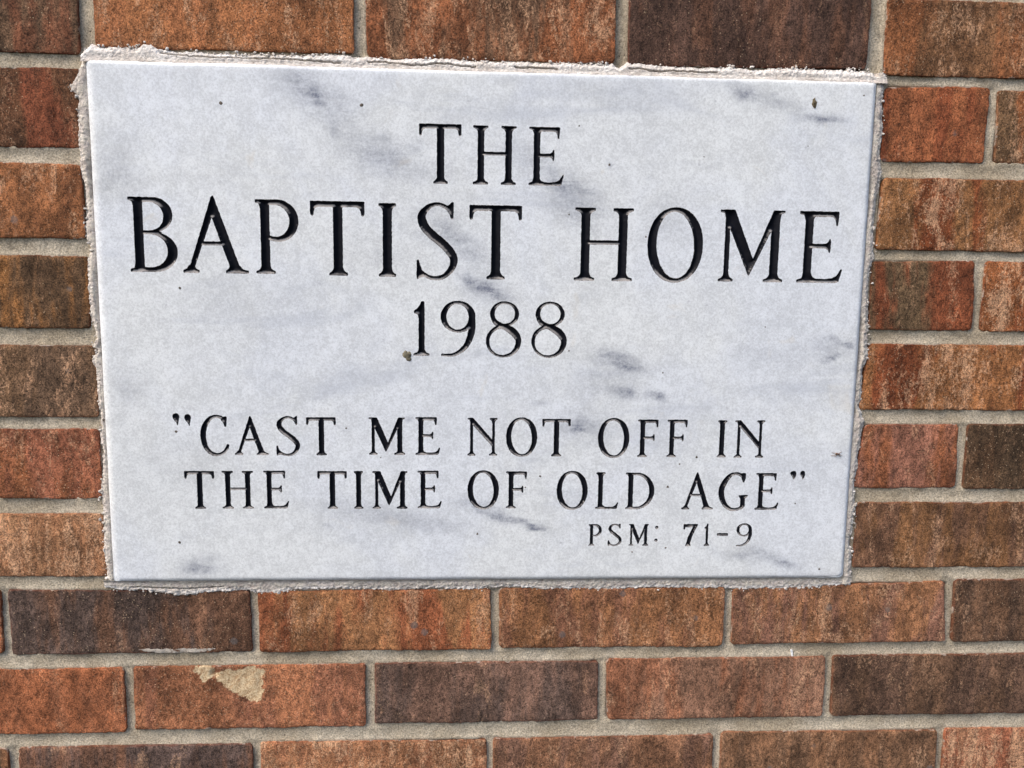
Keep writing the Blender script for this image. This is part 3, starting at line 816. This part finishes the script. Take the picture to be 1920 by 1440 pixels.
def flip(polys): return [[(x, -y) for x, y in p] for p in polys]     # shapes drawn with y down

ARM_T = [(.15, 1), (.556, 1), (.558, .95), (.548, .80), (.522, .80), (.512, .88), (.475, .925), (.15, .925)]
ARM_M = [(.15, .487), (.38, .487), (.425, .468), (.438, .423), (.455, .423), (.462, .45), (.464, .58), (.456, .617), (.440, .617), (.426, .572), (.38, .548), (.15, .546)]
FOOT_E = [(0, 0), (.575, 0), (.605, .02), (.645, .185), (.628, .197), (.575, .105), (.51, .066), (.4, .052), (.28, .056), (.225, .08), (.2, .13), (.085, .13), (.068, .06), (0, .038)]
HEAD_E = [(0, 1), (0, .962), (.06, .945), (.085, .88), (.2, .88), (.22, .93), (.26, 1)]
DROP = [(0, 1), (.11, 1), (.105, .925), (.062, .90), (.05, .86), (.042, .805), (.012, .803), (0, .83)]
def glyph(g):
    if g == 'T':
        return [box(0, .925, .732, 1), DROP, [(.732 - x, y) for x, y in DROP][::-1], box(.308, .05, .434, .97), foot(.245, .5, .308, .434)]
    if g == 'H':
        return [box(.088, .06, .206, .94), box(.60, .06, .718, .94), foot(0, .28, .088, .206), foot(.52, .80, .60, .718), head(0, .28, .088, .206), head(.52, .80, .60, .718), box(.15, .5, .66, .557)]
    if g == 'I': return [box(.055, .06, .178, .94), foot(0, .235, .055, .178), head(0, .235, .055, .178)]
    if g == 'E': return [box(.085, .05, .2, .96), HEAD_E, ARM_T, ARM_M, FOOT_E]
    if g == 'F': return [box(.075, .06, .192, .96), HEAD_E, ARM_T, ARM_M, foot(.005, .262, .075, .192)]
    if g == 'L': return [box(.075, .05, .195, .94), head(.01, .26, .075, .195), [(x, y * .92) for x, y in FOOT_E]]
    if g == 'B':
        return [box(.068, .03, .19, .97), [(0, 1), (0, .962), (.05, .945), (.068, .88), (.19, .9), (.2, 1)], [(0, 0), (.2, 0), (.19, .1), (.068, .12), (.05, .055), (0, .038)], box(.1, .937, .335, 1), box(.15, .508, .345, .556), box(.1, 0, .325, .063),
                [(.33, .508), (.40, .512), (.44, .53), (.40, .548), (.33, .556)]] + bowl((.33, .768, .252, .232), (.275, .747, .186, .19)) + bowl((.32, .268, .315, .268), (.275, .286, .228, .223))
    if g == 'P':
        return [box(.068, .06, .19, .97), [(0, 1), (0, .962), (.05, .945), (.068, .88), (.19, .9), (.2, 1)], foot(.0, .258, .068, .19), box(.1, .93, .305, 1), [(.15, .47), (.24, .442), (.3, .436), (.3, .5), (.24, .505), (.15, .53)]] + bowl((.3, .718, .279, .282), (.265, .715, .194, .215))
    if g == 'D':
        return [box(.075, .03, .2, .97), [(0, 1), (0, .962), (.055, .945), (.075, .88), (.2, .9), (.2, 1)], [(0, 0), (.2, 0), (.2, .1), (.075, .12), (.055, .055), (0, .038)], box(.1, .942, .315, 1), box(.1, 0, .315, .058)] + bowl((.3, .5, .495, .5), (.28, .5, .385, .442))
    if g == 'O': 
        o = arc(.37, .5, .37, .5, 0, 360, 72, 2.1); i = []
        for k in range(73):
            a = math.radians(k * 5); x, y = .252 * math.cos(a), .446 * math.sin(a); r = math.radians(3.5)
            i.append((.37 + x * math.cos(r) - y * math.sin(r), .5 + x * math.sin(r) + y * math.cos(r)))
        return band(o, i)
    if g == 'A':
        return [[(.073, .05), (.138, .05), (.415, .80), (.40, .99), (.385, .99)], [(.615, .05), (.742, .05), (.412, 1.0), (.398, 1.0), (.36, .80)], [(.34, .8), (.43, .8), (.405, 1.0), (.4, 1.0)], box(.2, .362, .6, .412), foot(0, .205, .068, .145, .038, .1), foot(.55, .845, .6, .735, .038, .1)]
    if g == 'M':
        return [[(.072, .05), (.14, .05), (.14, .95), (.072, .95)], [(.712, .05), (.83, .05), (.83, .93), (.712, .93)], [(.07, 1), (.2, 1), (.49, .28), (.43, .085), (.418, .085), (.09, .86)], [(.43, .085), (.452, .26), (.735, 1.0), (.81, 1.0), (.78, .86)], [(0, 1), (.2, 1), (.14, .88), (.072, .88), (.06, .955), (0, .965)], [(.735, 1), (.895, 1), (.895, .968), (.85, .955), (.83, .88), (.72, .86)], foot(0, .205, .072, .14), foot(.63, .9, .712, .83)]
    if g == 'N':
        return [box(.078, .05, .145, .95), box(.672, .2, .735, .95), [(.672, .05), (.735, .05), (.735, .3), (.672, .3)], [(.035, 1), (.15, 1), (.69, .40), (.735, .2), (.70, .2), (.672, .25), (.145, .82), (.09, .9)], [(0, 1), (.15, 1), (.15, .85), (.078, .88), (.06, .95), (0, .965)], foot(0, .21, .078, .145), foot(.585, .8, .672, .735), head(.6, .81, .672, .735)]
    if g == 'S':
        return flip(stroke([(925, 215, 50), (850, 165, 46), (760, 143, 42), (660, 180, 60), (590, 260, 88), (583, 330, 100), (620, 420, 105), (700, 505, 105), (800, 585, 105), (890, 670, 105), (950, 750, 98), (967, 820, 88), (940, 910, 75), (870, 990, 60), (780, 1030, 52), (680, 1020, 46), (600, 975, 42), (545, 920, 45)])
                    + [[(945, 113), (962, 120), (960, 310), (935, 322), (915, 270), (870, 185), (905, 150)], [(522, 815), (545, 808), (555, 850), (585, 935), (640, 1010), (560, 1025), (525, 1048), (518, 1000)]])
    if g == 'C':
        return flip(stroke([(660, 172, 30), (620, 132, 30), (550, 119, 28), (490, 145, 40), (436, 215, 54), (412, 300, 60), (416, 390, 57), (446, 470, 47), (500, 525, 37), (570, 538, 30), (635, 512, 30), (672, 465, 30), (686, 425, 24)])
                    + [[(672, 120), (678, 140), (668, 232), (655, 235), (640, 190), (610, 150), (645, 125)]])
    if g == 'G':
        return flip(stroke([(912, 930, 42), (860, 888, 36), (800, 877, 30), (738, 902, 44), (672, 980, 62), (633, 1080, 68), (640, 1180, 66), (680, 1270, 54), (740, 1325, 42), (800, 1341, 34), (870, 1325, 36), (912, 1300, 44)])
                    + [[(935, 875), (935, 930), (918, 995), (903, 985), (880, 925), (850, 895), (890, 872)], [(882, 1175), (938, 1175), (938, 1300), (905, 1322), (880, 1315)], [(858, 1155), (972, 1155), (972, 1167), (940, 1200), (882, 1200), (858, 1167)]])
    if g == '1':
        return flip([[(150, 170), (217, 150), (217, 660), (150, 660)], [(182, 92), (215, 92), (217, 220), (150, 265), (138, 235), (98, 224), (95, 198), (140, 166), (165, 130)], [(90, 702), (272, 702), (272, 678), (235, 664), (217, 630), (150, 630), (135, 664), (90, 680)]])
    if g == '9':
        o = arc(593, 260, 196, 176, 0, 360, 60); i = arc(588, 262, 126, 143, 0, 360, 60)
        return flip(band(o, i) + stroke([(752, 290, 76), (752, 380, 76), (740, 450, 75), (715, 530, 66), (670, 600, 56), (600, 660, 44), (520, 690, 36), (450, 690, 28), (404, 688, 28)]))
    if g == '8':
        return flip(band(arc(1112, 232, 162, 142, 0, 360, 50), arc(1115, 230, 115, 112, 0, 360, 50)) + band(arc(1105, 537, 198, 186, 0, 360, 60), arc(1092, 545, 148, 150, 0, 360, 60)) + stroke([(975, 280, 40), (1030, 340, 58), (1110, 378, 58), (1200, 430, 74), (1258, 500, 60)]))
    if g == '7':
        return flip([[(1083, 72), (1240, 72), (1226, 102), (1083, 102)], [(1083, 72), (1112, 72), (1112, 98), (1102, 106), (1098, 126), (1083, 126)], [(1190, 95), (1240, 72), (1206, 140), (1175, 210), (1158, 275), (1168, 302), (1108, 302), (1118, 275), (1135, 210), (1165, 145)]])
    if g == '-': return [box(0, 0, 1, .24)]
    if g == '.': return [arc(0, 0, .5, .5, 0, 350, 24)]
    if g == 'q':      # quotation mark blob, tail hanging straight down
        return flip([[(114, 88), (135, 92), (150, 108), (152, 130), (146, 160), (138, 185), (134, 215), (128, 215), (118, 185), (95, 160), (80, 140), (77, 118), (86, 97)]])
    if g == 'k':      # quotation mark blob, tail swept to the left
        return flip([[(1560, 845), (1582, 848), (1595, 868), (1595, 895), (1585, 925), (1566, 950), (1558, 948), (1556, 925), (1534, 900), (1524, 880), (1528, 858)]])

def union_loops(polys):
    verts, faces = [], []
    for p in polys:
        if area2(np.array(p, float)) < 0: p = p[::-1]
        b = len(verts); verts += [Vector((float(x), float(y))) for x, y in p]; faces.append(list(range(b, b + len(p))))
    vo, eo, fo, _, _, forig = delaunay_2d_cdt(verts, [], faces, 1, 1e-5)
    cnt = {}
    for f, src in zip(fo, forig):
        if not src: continue
        for i in range(len(f)):
            a, b = f[i], f[(i + 1) % len(f)]
            if (b, a) in cnt: del cnt[(b, a)]
            else: cnt[(a, b)] = 1
    nxt = {}
    for a, b in cnt: nxt.setdefault(a, []).append(b)
    loops = []
    while nxt:
        a = next(iter(nxt)); loop = [a]; cur = nxt[a].pop()
        if not nxt[a]: del nxt[a]
        while cur != a:
            loop.append(cur)
            if cur not in nxt: break
            n = nxt[cur].pop()
            if not nxt[cur]: del nxt[cur]
            cur = n
        if len(loop) > 2: loops.append(np.array([vo[i][:] for i in loop]))
    return loops

def area2(l): return 0.5 * np.sum(l[:, 0] * np.roll(l[:, 1], -1) - np.roll(l[:, 0], -1) * l[:, 1])

def resample(loop, step, sigma, jit, seed, grow=0.0):
    d = np.linalg.norm(np.roll(loop, -1, 0) - loop, axis=1); L = d.sum()
    n = max(20, int(L / step)); cum = np.concatenate([[0], np.cumsum(d)]); pts = np.vstack([loop, loop[:1]])
    s = np.linspace(0, L, n, endpoint=False)
    P = np.stack([np.interp(s, cum, pts[:, 0]), np.interp(s, cum, pts[:, 1])], 1)
    k = int(3 * sigma / (L / n)) + 1
    w = np.exp(-0.5 * (np.arange(-k, k + 1) * (L / n) / sigma) ** 2); w /= w.sum()
    Q = sum(wi * np.roll(P, i, 0) for wi, i in zip(w, range(-k, k + 1)))
    P = Q
    tg = np.roll(P, -1, 0) - np.roll(P, 1, 0); tg /= np.linalg.norm(tg, axis=1)[:, None] + 1e-9
    P = P + np.stack([tg[:, 1], -tg[:, 0]], 1) * grow          # blasted edges open up a little
    P[:, 0] += jit * (fbm(P[:, 0] / 1.6, P[:, 1] / 1.6, seed, 2)); P[:, 1] += jit * (fbm(P[:, 0] / 1.6, P[:, 1] / 1.6, seed + 5, 2))
    return P

def inside(px, pz, loops):
    r = np.zeros(px.shape, bool)
    for l in loops:
        a = l; b = np.roll(l, -1, 0)
        for (ax, az), (bx, bz) in zip(a, b):
            if az == bz: continue
            c = ((az > pz) != (bz > pz)) & (px < (bx - ax) * (pz - az) / (bz - az) + ax)
            r ^= c
    return r

CACHE = {}
letters = []
for i, (g, xl, xr, zt, zb) in enumerate(LETTERS):
    if g not in CACHE:
        lp = union_loops(glyph(g)); allp = np.vstack(lp); CACHE[g] = [(l - allp.min(0)) / (allp.max(0) - allp.min(0)) for l in lp]
    H = zt - zb; size = max(H, 6)
    step = 0.62 if H > 40 else 0.5 if H > 25 else 0.4
    sig = 0.42 if H > 40 else 0.36 if H > 25 else 0.3
    loops = []
    for l in CACHE[g]:
        w = l * np.array([xr - xl, H]) + np.array([xl, zb])
        if abs(area2(w)) < 0.6: continue
        loops.append(resample(w, step, sig, 0.30, 900 + i * 7, 0.10 if H > 40 else 0.20 if H > 15 else 0.12))
    letters.append((g, loops, H))

# ------------------------------------------------------------------ the plaque
plaque = empty('marble_plaque', (0, 12, PZ0), 'white marble plaque with grey veins and black carved lettering set in the brick wall', 'plaque')
cn = np.array(PLAQUE_CORNERS)
def plaque_loop(inset, rad=2.6, n=6):
    pts = []
    ctr = cn.mean(0)
    cc = cn + np.sign(ctr - cn) * inset
    cc[[0, 3], 0] += inset * 0.55          # the left arris is worn wider
    rr = max(rad - inset * 0.3, 0.8)
    for k in range(4):
        p, a, b = cc[k], cc[k - 1], cc[(k + 1) % 4]
        ua = (a - p) / np.linalg.norm(a - p); ub = (b - p) / np.linalg.norm(b - p)
        e = rr * (2.2 if k == 2 else 1.0)
        pts += qbez(p + ua * e, p, p + ub * e, n)
        L = np.linalg.norm(b - p); m = int(L / 3.5)
        q0, q1 = p + ub * e * 1.5, b - (b - p) / L * e * 1.5
        pts += [tuple(q0 + (q1 - q0) * t) for t in np.linspace(0, 1, m)]
    return np.array([(float(x), float(z)) for x, z in pts])
prof = [(4.2, 0.0), (3.2, 0.15), (2.0, 0.7), (0.9, 1.6), (0.2, 2.9), (0.0, 4.6), (0.0, 34.0)]      # inset, depth behind the face
rings = []
for inset, dep in prof:
    l = plaque_loop(inset)
    wob = fbm(np.arange(len(l)) / 5.0, np.zeros(len(l)), 333) * 0.5
    nv = np.sign(cn.mean(0) - l); 
    rings.append((l + nv * wob[:, None] * (0.8 if dep < 30 else 0), dep))
inner = rings[0][0]

def vein_at(x, z):
    v = np.zeros(x.shape)
    wx = x + fbm(x / 14, z / 14, 210) * 7; wz = z + fbm(x / 14, z / 14, 220) * 5
    for (cx, cz, a, b, ang, s) in VEINS:
        r = math.radians(ang); dx, dz = wx - cx, wz - cz
        p = (dx * math.cos(r) + dz * math.sin(r)) / a; q = (-dx * math.sin(r) + dz * math.cos(r)) / b
        g = s * np.exp(-0.8 * (p * p + q * q))
        v = v + g * (1 - v * 0.7)
    return np.clip(v, 0, 1)

def build_front():
    verts = [tuple(p) for p in inner]; edges = [(i, (i + 1) % len(inner)) for i in range(len(inner))]
    for g, loops, H in letters:
        for l in loops:
            b = len(verts); n = len(l)
            verts += [tuple(p) for p in l]; edges += [(b + i, b + (i + 1) % n) for i in range(n)]
    st = 3.0
    gx, gz = np.meshgrid(np.arange(PX0 + 6, PX1 - 5, st), np.arange(PZ0 + 6, PZ1 - 5, st))
    gx = gx.ravel() + 0.4 * vnoise(gx.ravel() * .7, gz.ravel() * .9, 3); gz = gz.ravel() + 0.4 * vnoise(gx * .7, gz.ravel() * .8, 4)
    keep = np.ones(len(gx), bool)
    for g, loops, H in letters:
        al = np.vstack(loops); lo, hi = al.min(0) - 1.5, al.max(0) + 1.5
        idx = np.where((gx > lo[0]) & (gx < hi[0]) & (gz > lo[1]) & (gz < hi[1]))[0]
        if len(idx) == 0: continue
        ins = inside(gx[idx], gz[idx], loops)
        dm = np.min((gx[idx][:, None] - al[None, :, 0]) ** 2 + (gz[idx][:, None] - al[None, :, 1]) ** 2, axis=1)
        keep[idx[ins | (dm < 0.8)]] = False
    verts += list(zip(gx[keep], gz[keep]))
    vo, eo, fo, *_ = delaunay_2d_cdt([Vector((float(x), float(z))) for x, z in verts], edges, [], 1, 1e-5)
    V = np.array([v[:] for v in vo]); F = np.array(fo)
    cx, cz = V[F].mean(1).T
    dead = np.zeros(len(F), bool)
    for g, loops, H in letters:
        al = np.vstack(loops); lo, hi = al.min(0) - .1, al.max(0) + .1
        idx = np.where((cx > lo[0]) & (cx < hi[0]) & (cz > lo[1]) & (cz < hi[1]))[0]
        if len(idx): dead[idx[inside(cx[idx], cz[idx], loops)]] = True
    return V, F[~dead]

fv, ff = build_front()
V3 = np.stack([fv[:, 0], np.full(len(fv), FRONT), fv[:, 1]], 1)
face_list = ff
if True:      # arris and sides
    base = len(V3); m = len(inner)
    parts_v, parts_f = [V3], []
    for l, dep in rings: parts_v.append(np.stack([l[:, 0], np.full(len(l), FRONT + dep), l[:, 1]], 1))
    for k in range(len(rings) - 1):
        i = np.arange(m); j = (i + 1) % m; a = base + k * m; b = base + (k + 1) * m
        parts_f += [np.stack([a + i, a + j, b + j], -1), np.stack([a + i, b + j, b + i], -1)]
    V3 = np.concatenate(parts_v)
    side_f = np.concatenate(parts_f)
    # weld the first ring to the face outline
    key = {}
    for i, p in enumerate(fv): key[(round(p[0], 3), round(p[1], 3))] = i
    mp = np.arange(len(V3))
    for i, p in enumerate(inner):
        k2 = (round(float(p[0]), 3), round(float(p[1]), 3))
        if k2 in key: mp[base + i] = key[k2]
    allf = mp[np.concatenate([face_list, side_f])]
used = np.unique(allf); rm = np.full(len(V3), -1); rm[used] = np.arange(len(used)); V3 = V3[used]; allf = rm[allf]
# make every triangle face outwards
tri = V3[allf]; nrm = np.cross(tri[:, 1] - tri[:, 0], tri[:, 2] - tri[:, 0]); ctr = tri.mean(1) - np.array([0, 15.0, 0])
out = np.stack([np.where(np.abs(ctr[:, 0]) > 300, np.sign(ctr[:, 0]), 0), np.where(tri[:, :, 1].mean(1) < FRONT + 3, -1.0, 0), np.where(np.abs(ctr[:, 2]) > 200, np.sign(ctr[:, 2]), 0)], 1)
fl = np.sum(nrm * out, 1) < 0
allf[fl] = allf[fl][:, ::-1]
slab = put('slab', mesh_from('slab', V3, allf, {'vein': vein_at(V3[:, 0], V3[:, 2])}, True, (0, 0, 0)), M_MARBLE, plaque)

def nearest_on(px, pz, loops):
    best = np.full(px.shape, 1e9); ux = np.zeros(px.shape); uz = np.zeros(px.shape)
    for l in loops:
        a = l; b = np.roll(l, -1, 0)
        ax, az = a[:, 0][None], a[:, 1][None]; dx, dz = (b - a)[:, 0][None], (b - a)[:, 1][None]
        for s in range(0, len(px), 2000):
            X, Z = px[s:s + 2000, None], pz[s:s + 2000, None]
            t = np.clip(((X - ax) * dx + (Z - az) * dz) / (dx * dx + dz * dz + 1e-12), 0, 1)
            ex, ez = X - ax - t * dx, Z - az - t * dz
            D = ex * ex + ez * ez; k = D.argmin(1); r = np.arange(len(k)); dm = np.sqrt(D[r, k])
            bt = dm < best[s:s + 2000]
            best[s:s + 2000] = np.where(bt, dm, best[s:s + 2000])
            ux[s:s + 2000] = np.where(bt, ex[r, k], ux[s:s + 2000]); uz[s:s + 2000] = np.where(bt, ez[r, k], uz[s:s + 2000])
    n = np.hypot(ux, uz) + 1e-9
    return best, ux / n, uz / n

NAMES = {'q': 'quotation_mark', 'k': 'quotation_mark', '.': 'colon_dot', '-': 'hyphen', '1': 'digit', '9': 'digit', '8': 'digit', '7': 'digit'}
def carve(i, g, loops, H):
    al = np.vstack(loops); lo, hi = al.min(0), al.max(0)
    st = 0.75 if H > 40 else 0.55 if H > 25 else 0.4
    gx, gz = np.meshgrid(np.arange(lo[0], hi[0], st), np.arange(lo[1], hi[1], st))
    gx[::2] += st / 2
    gx, gz = gx.ravel(), gz.ravel()
    k = inside(gx, gz, loops); gx, gz = gx[k], gz[k]
    d, _, _ = nearest_on(gx, gz, loops); k = d > 0.22; gx, gz = gx[k], gz[k]
    verts, edges = [], []
    for l in loops:
        b = len(verts); n = len(l); verts += [tuple(p) for p in l]; edges += [(b + q, b + (q + 1) % n) for q in range(n)]
    verts += list(zip(gx, gz))
    vo, eo, fo, *_ = delaunay_2d_cdt([Vector((float(x), float(z))) for x, z in verts], edges, [], 1, 1e-6)
    V = np.array([v[:] for v in vo]); F = np.array(fo)
    c = V[F].mean(1); F = F[inside(c[:, 0], c[:, 1], loops)]
    d, ux, uz = nearest_on(V[:, 0], V[:, 1], loops)
    slope = 1.25
    dmax = 4.2 if H > 40 else 2.6 if H > 25 else 1.7
    dep = dmax * (1 - np.exp(-slope * d / dmax * 1.25)) * (1 + 0.12 * fbm(V[:, 0] / 6, V[:, 1] / 6, 40 + i)) + fbm(V[:, 0] / 1.5, V[:, 1] / 1.5, 60 + i, 2) * 0.16 * smooth(0, .8, d)
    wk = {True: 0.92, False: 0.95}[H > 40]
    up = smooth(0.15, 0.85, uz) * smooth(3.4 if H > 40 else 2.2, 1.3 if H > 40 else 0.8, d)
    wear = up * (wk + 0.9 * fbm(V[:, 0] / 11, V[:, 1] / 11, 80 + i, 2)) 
    rim = smooth(0.45, 0.0, d) * 0.62
    V3 = np.stack([V[:, 0], FRONT + dep, V[:, 1]], 1)
    tri = V3[F]; nn = np.cross(tri[:, 1] - tri[:, 0], tri[:, 2] - tri[:, 0]); fl = nn[:, 1] > 0
    F[fl] = F[fl][:, ::-1]
    org = (float((lo[0] + hi[0]) / 2), FRONT, float(lo[1]))
    nm = NAMES.get(g, 'letter')
    o = put(nm, mesh_from(nm, V3, F, {'wear': wear, 'rim': rim}, True, org), M_LETTER, plaque, org)
    o['seed'] = i * 0.31 + 0.2
for i, (g, loops, H) in enumerate(letters): carve(i, g, loops, H)

# ------------------------------------------------------------------ dirt on the stone, and small debris
M_DIRT = plain('dark_dirt', (62, 56, 50), (112, 102, 92))
M_MUD = plain('dried_mud', (92, 86, 72), (140, 132, 112), 500)
M_LEAF = plain('dry_leaf', (66, 58, 44), (118, 106, 84), 400)
M_INSECT = plain('brown_insect', (92, 66, 48), (132, 98, 72), 500)
M_FLECK = plain('white_paint_fleck', (220, 222, 224), (240, 242, 244), 400, 0.6)

def lump(pts_list):
    """low mounds on the plaque face: (x, z, rx, rz, height, seed)"""
    V, F = [], []
    for (x, z, rx, rz, h, sd) in pts_list:
        n = 12; b = len(V)
        ang = np.linspace(0, 2 * np.pi, n, endpoint=False)
        rad = 1 + 0.55 * fbm(np.cos(ang) * 1.6 + sd, np.sin(ang) * 1.6, 5)
        for f_, hh in ((1.0, -0.05), (0.62, 0.75)):
            for a, r in zip(ang, rad): V.append((x + rx * r * f_ * math.cos(a), FRONT - h * hh, z + rz * r * f_ * math.sin(a)))
        V.append((x, FRONT - h, z))
        for k in range(n):
            j = (k + 1) % n
            F.append((b + k, b + j, b + n + j, b + n + k)); F.append((b + n + k, b + n + j, b + 2 * n))
    return V, F
v_, f_ = lump([(x, z, r * 0.85, r * 0.85, 0.25, i * 1.3) for i, (x, z, r, k) in enumerate(SPECKS)])
sp = put('dirt_specks', mesh_from('dirt_specks', v_, f_), M_DIRT, plaque); sp['kind'] = 'stuff'
x, z = SPOTS['mud']
v_, f_ = lump([(x, z + .5, 3.6, 3.4, 0.9, 2.0), (x + 1.2, z - 2.6, 2.0, 2.2, 0.8, 4.0), (x - 1.6, z + 1.5, 2.2, 2.6, 0.9, 7.0), (x + 1.6, z + 1, 2.0, 2.0, .8, 9.)])
mud = put('mud_spot', mesh_from('mud_spot', v_, f_), M_MUD, plaque); mud['label'] = 'grey brown blob of dried mud beside the first digit'

x, z = SPOTS['leaf']
v_, f_ = [], []
prof_ = [(0, 4.2, .2), (-.6, 3, 1.0), (.2, 1.2, 1.9), (-.2, -.6, 2.0), (.1, -2.2, 1.5), (.4, -3.6, .5)]
for k, (dx, dz, w) in enumerate(prof_):
    v_ += [(x + dx - w, FRONT - .1, z + dz), (x + dx, FRONT - .9, z + dz + .2), (x + dx + w, FRONT - .1, z + dz - .2)]
    if k:
        a = 3 * (k - 1); f_ += [(a, a + 3, a + 4, a + 1), (a + 1, a + 4, a + 5, a + 2)]
org = (x, FRONT, z - 4)
leaf = put('leaf_fragment', mesh_from('leaf_fragment', v_, f_, None, True, org), M_LEAF, None, org)
leaf['label'] = 'tiny dry brown leaf fragment stuck to the marble above the word HOME'; leaf['category'] = 'leaf'

def tube(V, F, pts, r0, r1):
    P = [np.array(p, float) for p in pts]; n = 5; b = len(V)
    for k, p in enumerate(P):
        d = (P[min(k + 1, len(P) - 1)] - P[max(k - 1, 0)]); d /= np.linalg.norm(d) + 1e-9
        s = np.cross(d, (0, 1, 0.01)); s /= np.linalg.norm(s) + 1e-9; q = np.cross(d, s); r = r0 + (r1 - r0) * k / (len(P) - 1)
        for a in range(n): V.append(tuple(p + r * (s * math.cos(a * 2 * math.pi / n) + q * math.sin(a * 2 * math.pi / n))))
    for k in range(len(P) - 1):
        for a in range(n):
            c = (a + 1) % n; F.append((b + k * n + a, b + k * n + c, b + (k + 1) * n + c, b + (k + 1) * n + a))
x, z = SPOTS['insect']
V, F = [], []
tube(V, F, [(x - 1.6, FRONT - .4, z + .3), (x - .6, FRONT - .9, z + .2), (x + .6, FRONT - .9, z), (x + 1.5, FRONT - .5, z - .1)], .75, .55)
for (lx, lz) in ((-5.5, -1.6), (-5, 1.2), (-2.5, -2.4), (3.8, 1.7), (4.2, -1.4), (2.6, -2.2)):
    tube(V, F, [(x + lx * .15, FRONT - .6, z), (x + lx * .5, FRONT - .8, z + lz * .7), (x + lx, FRONT - .1, z + lz)], .22, .12)
org = (x, FRONT, z - 2)
ins = put('insect', mesh_from('insect', V, F, None, True, org), M_INSECT, None, org)
ins['label'] = 'tiny brown insect with thin legs on the marble beside the word IN'; ins['category'] = 'insect'

x, z = SPOTS['paint']
v_ = [(x - 1.2, .4, z + 3.4), (x + .9, .6, z + 3.2), (x + 1.6, .5, z - 2.6), (x + .2, .8, z - 3.2), (x - 1.0, -.3, z + 3.3), (x + .7, -.2, z + 3.0), (x + 1.4, -.3, z - 2.5), (x + .3, .1, z - 2.9)]
v_ = [(a, b + 1.2, c) for a, b, c in v_]
f_ = [(4, 7, 6, 5), (0, 1, 5, 4), (1, 2, 6, 5), (2, 3, 7, 6), (3, 0, 4, 7)]
org = (x, 1.5, z - 3)
fk = put('paint_fleck', mesh_from('paint_fleck', v_, f_, None, False, org), M_FLECK, None, org)
fk['label'] = 'small white paint fleck on the grey mortar below the plaque'; fk['category'] = 'paint fleck'
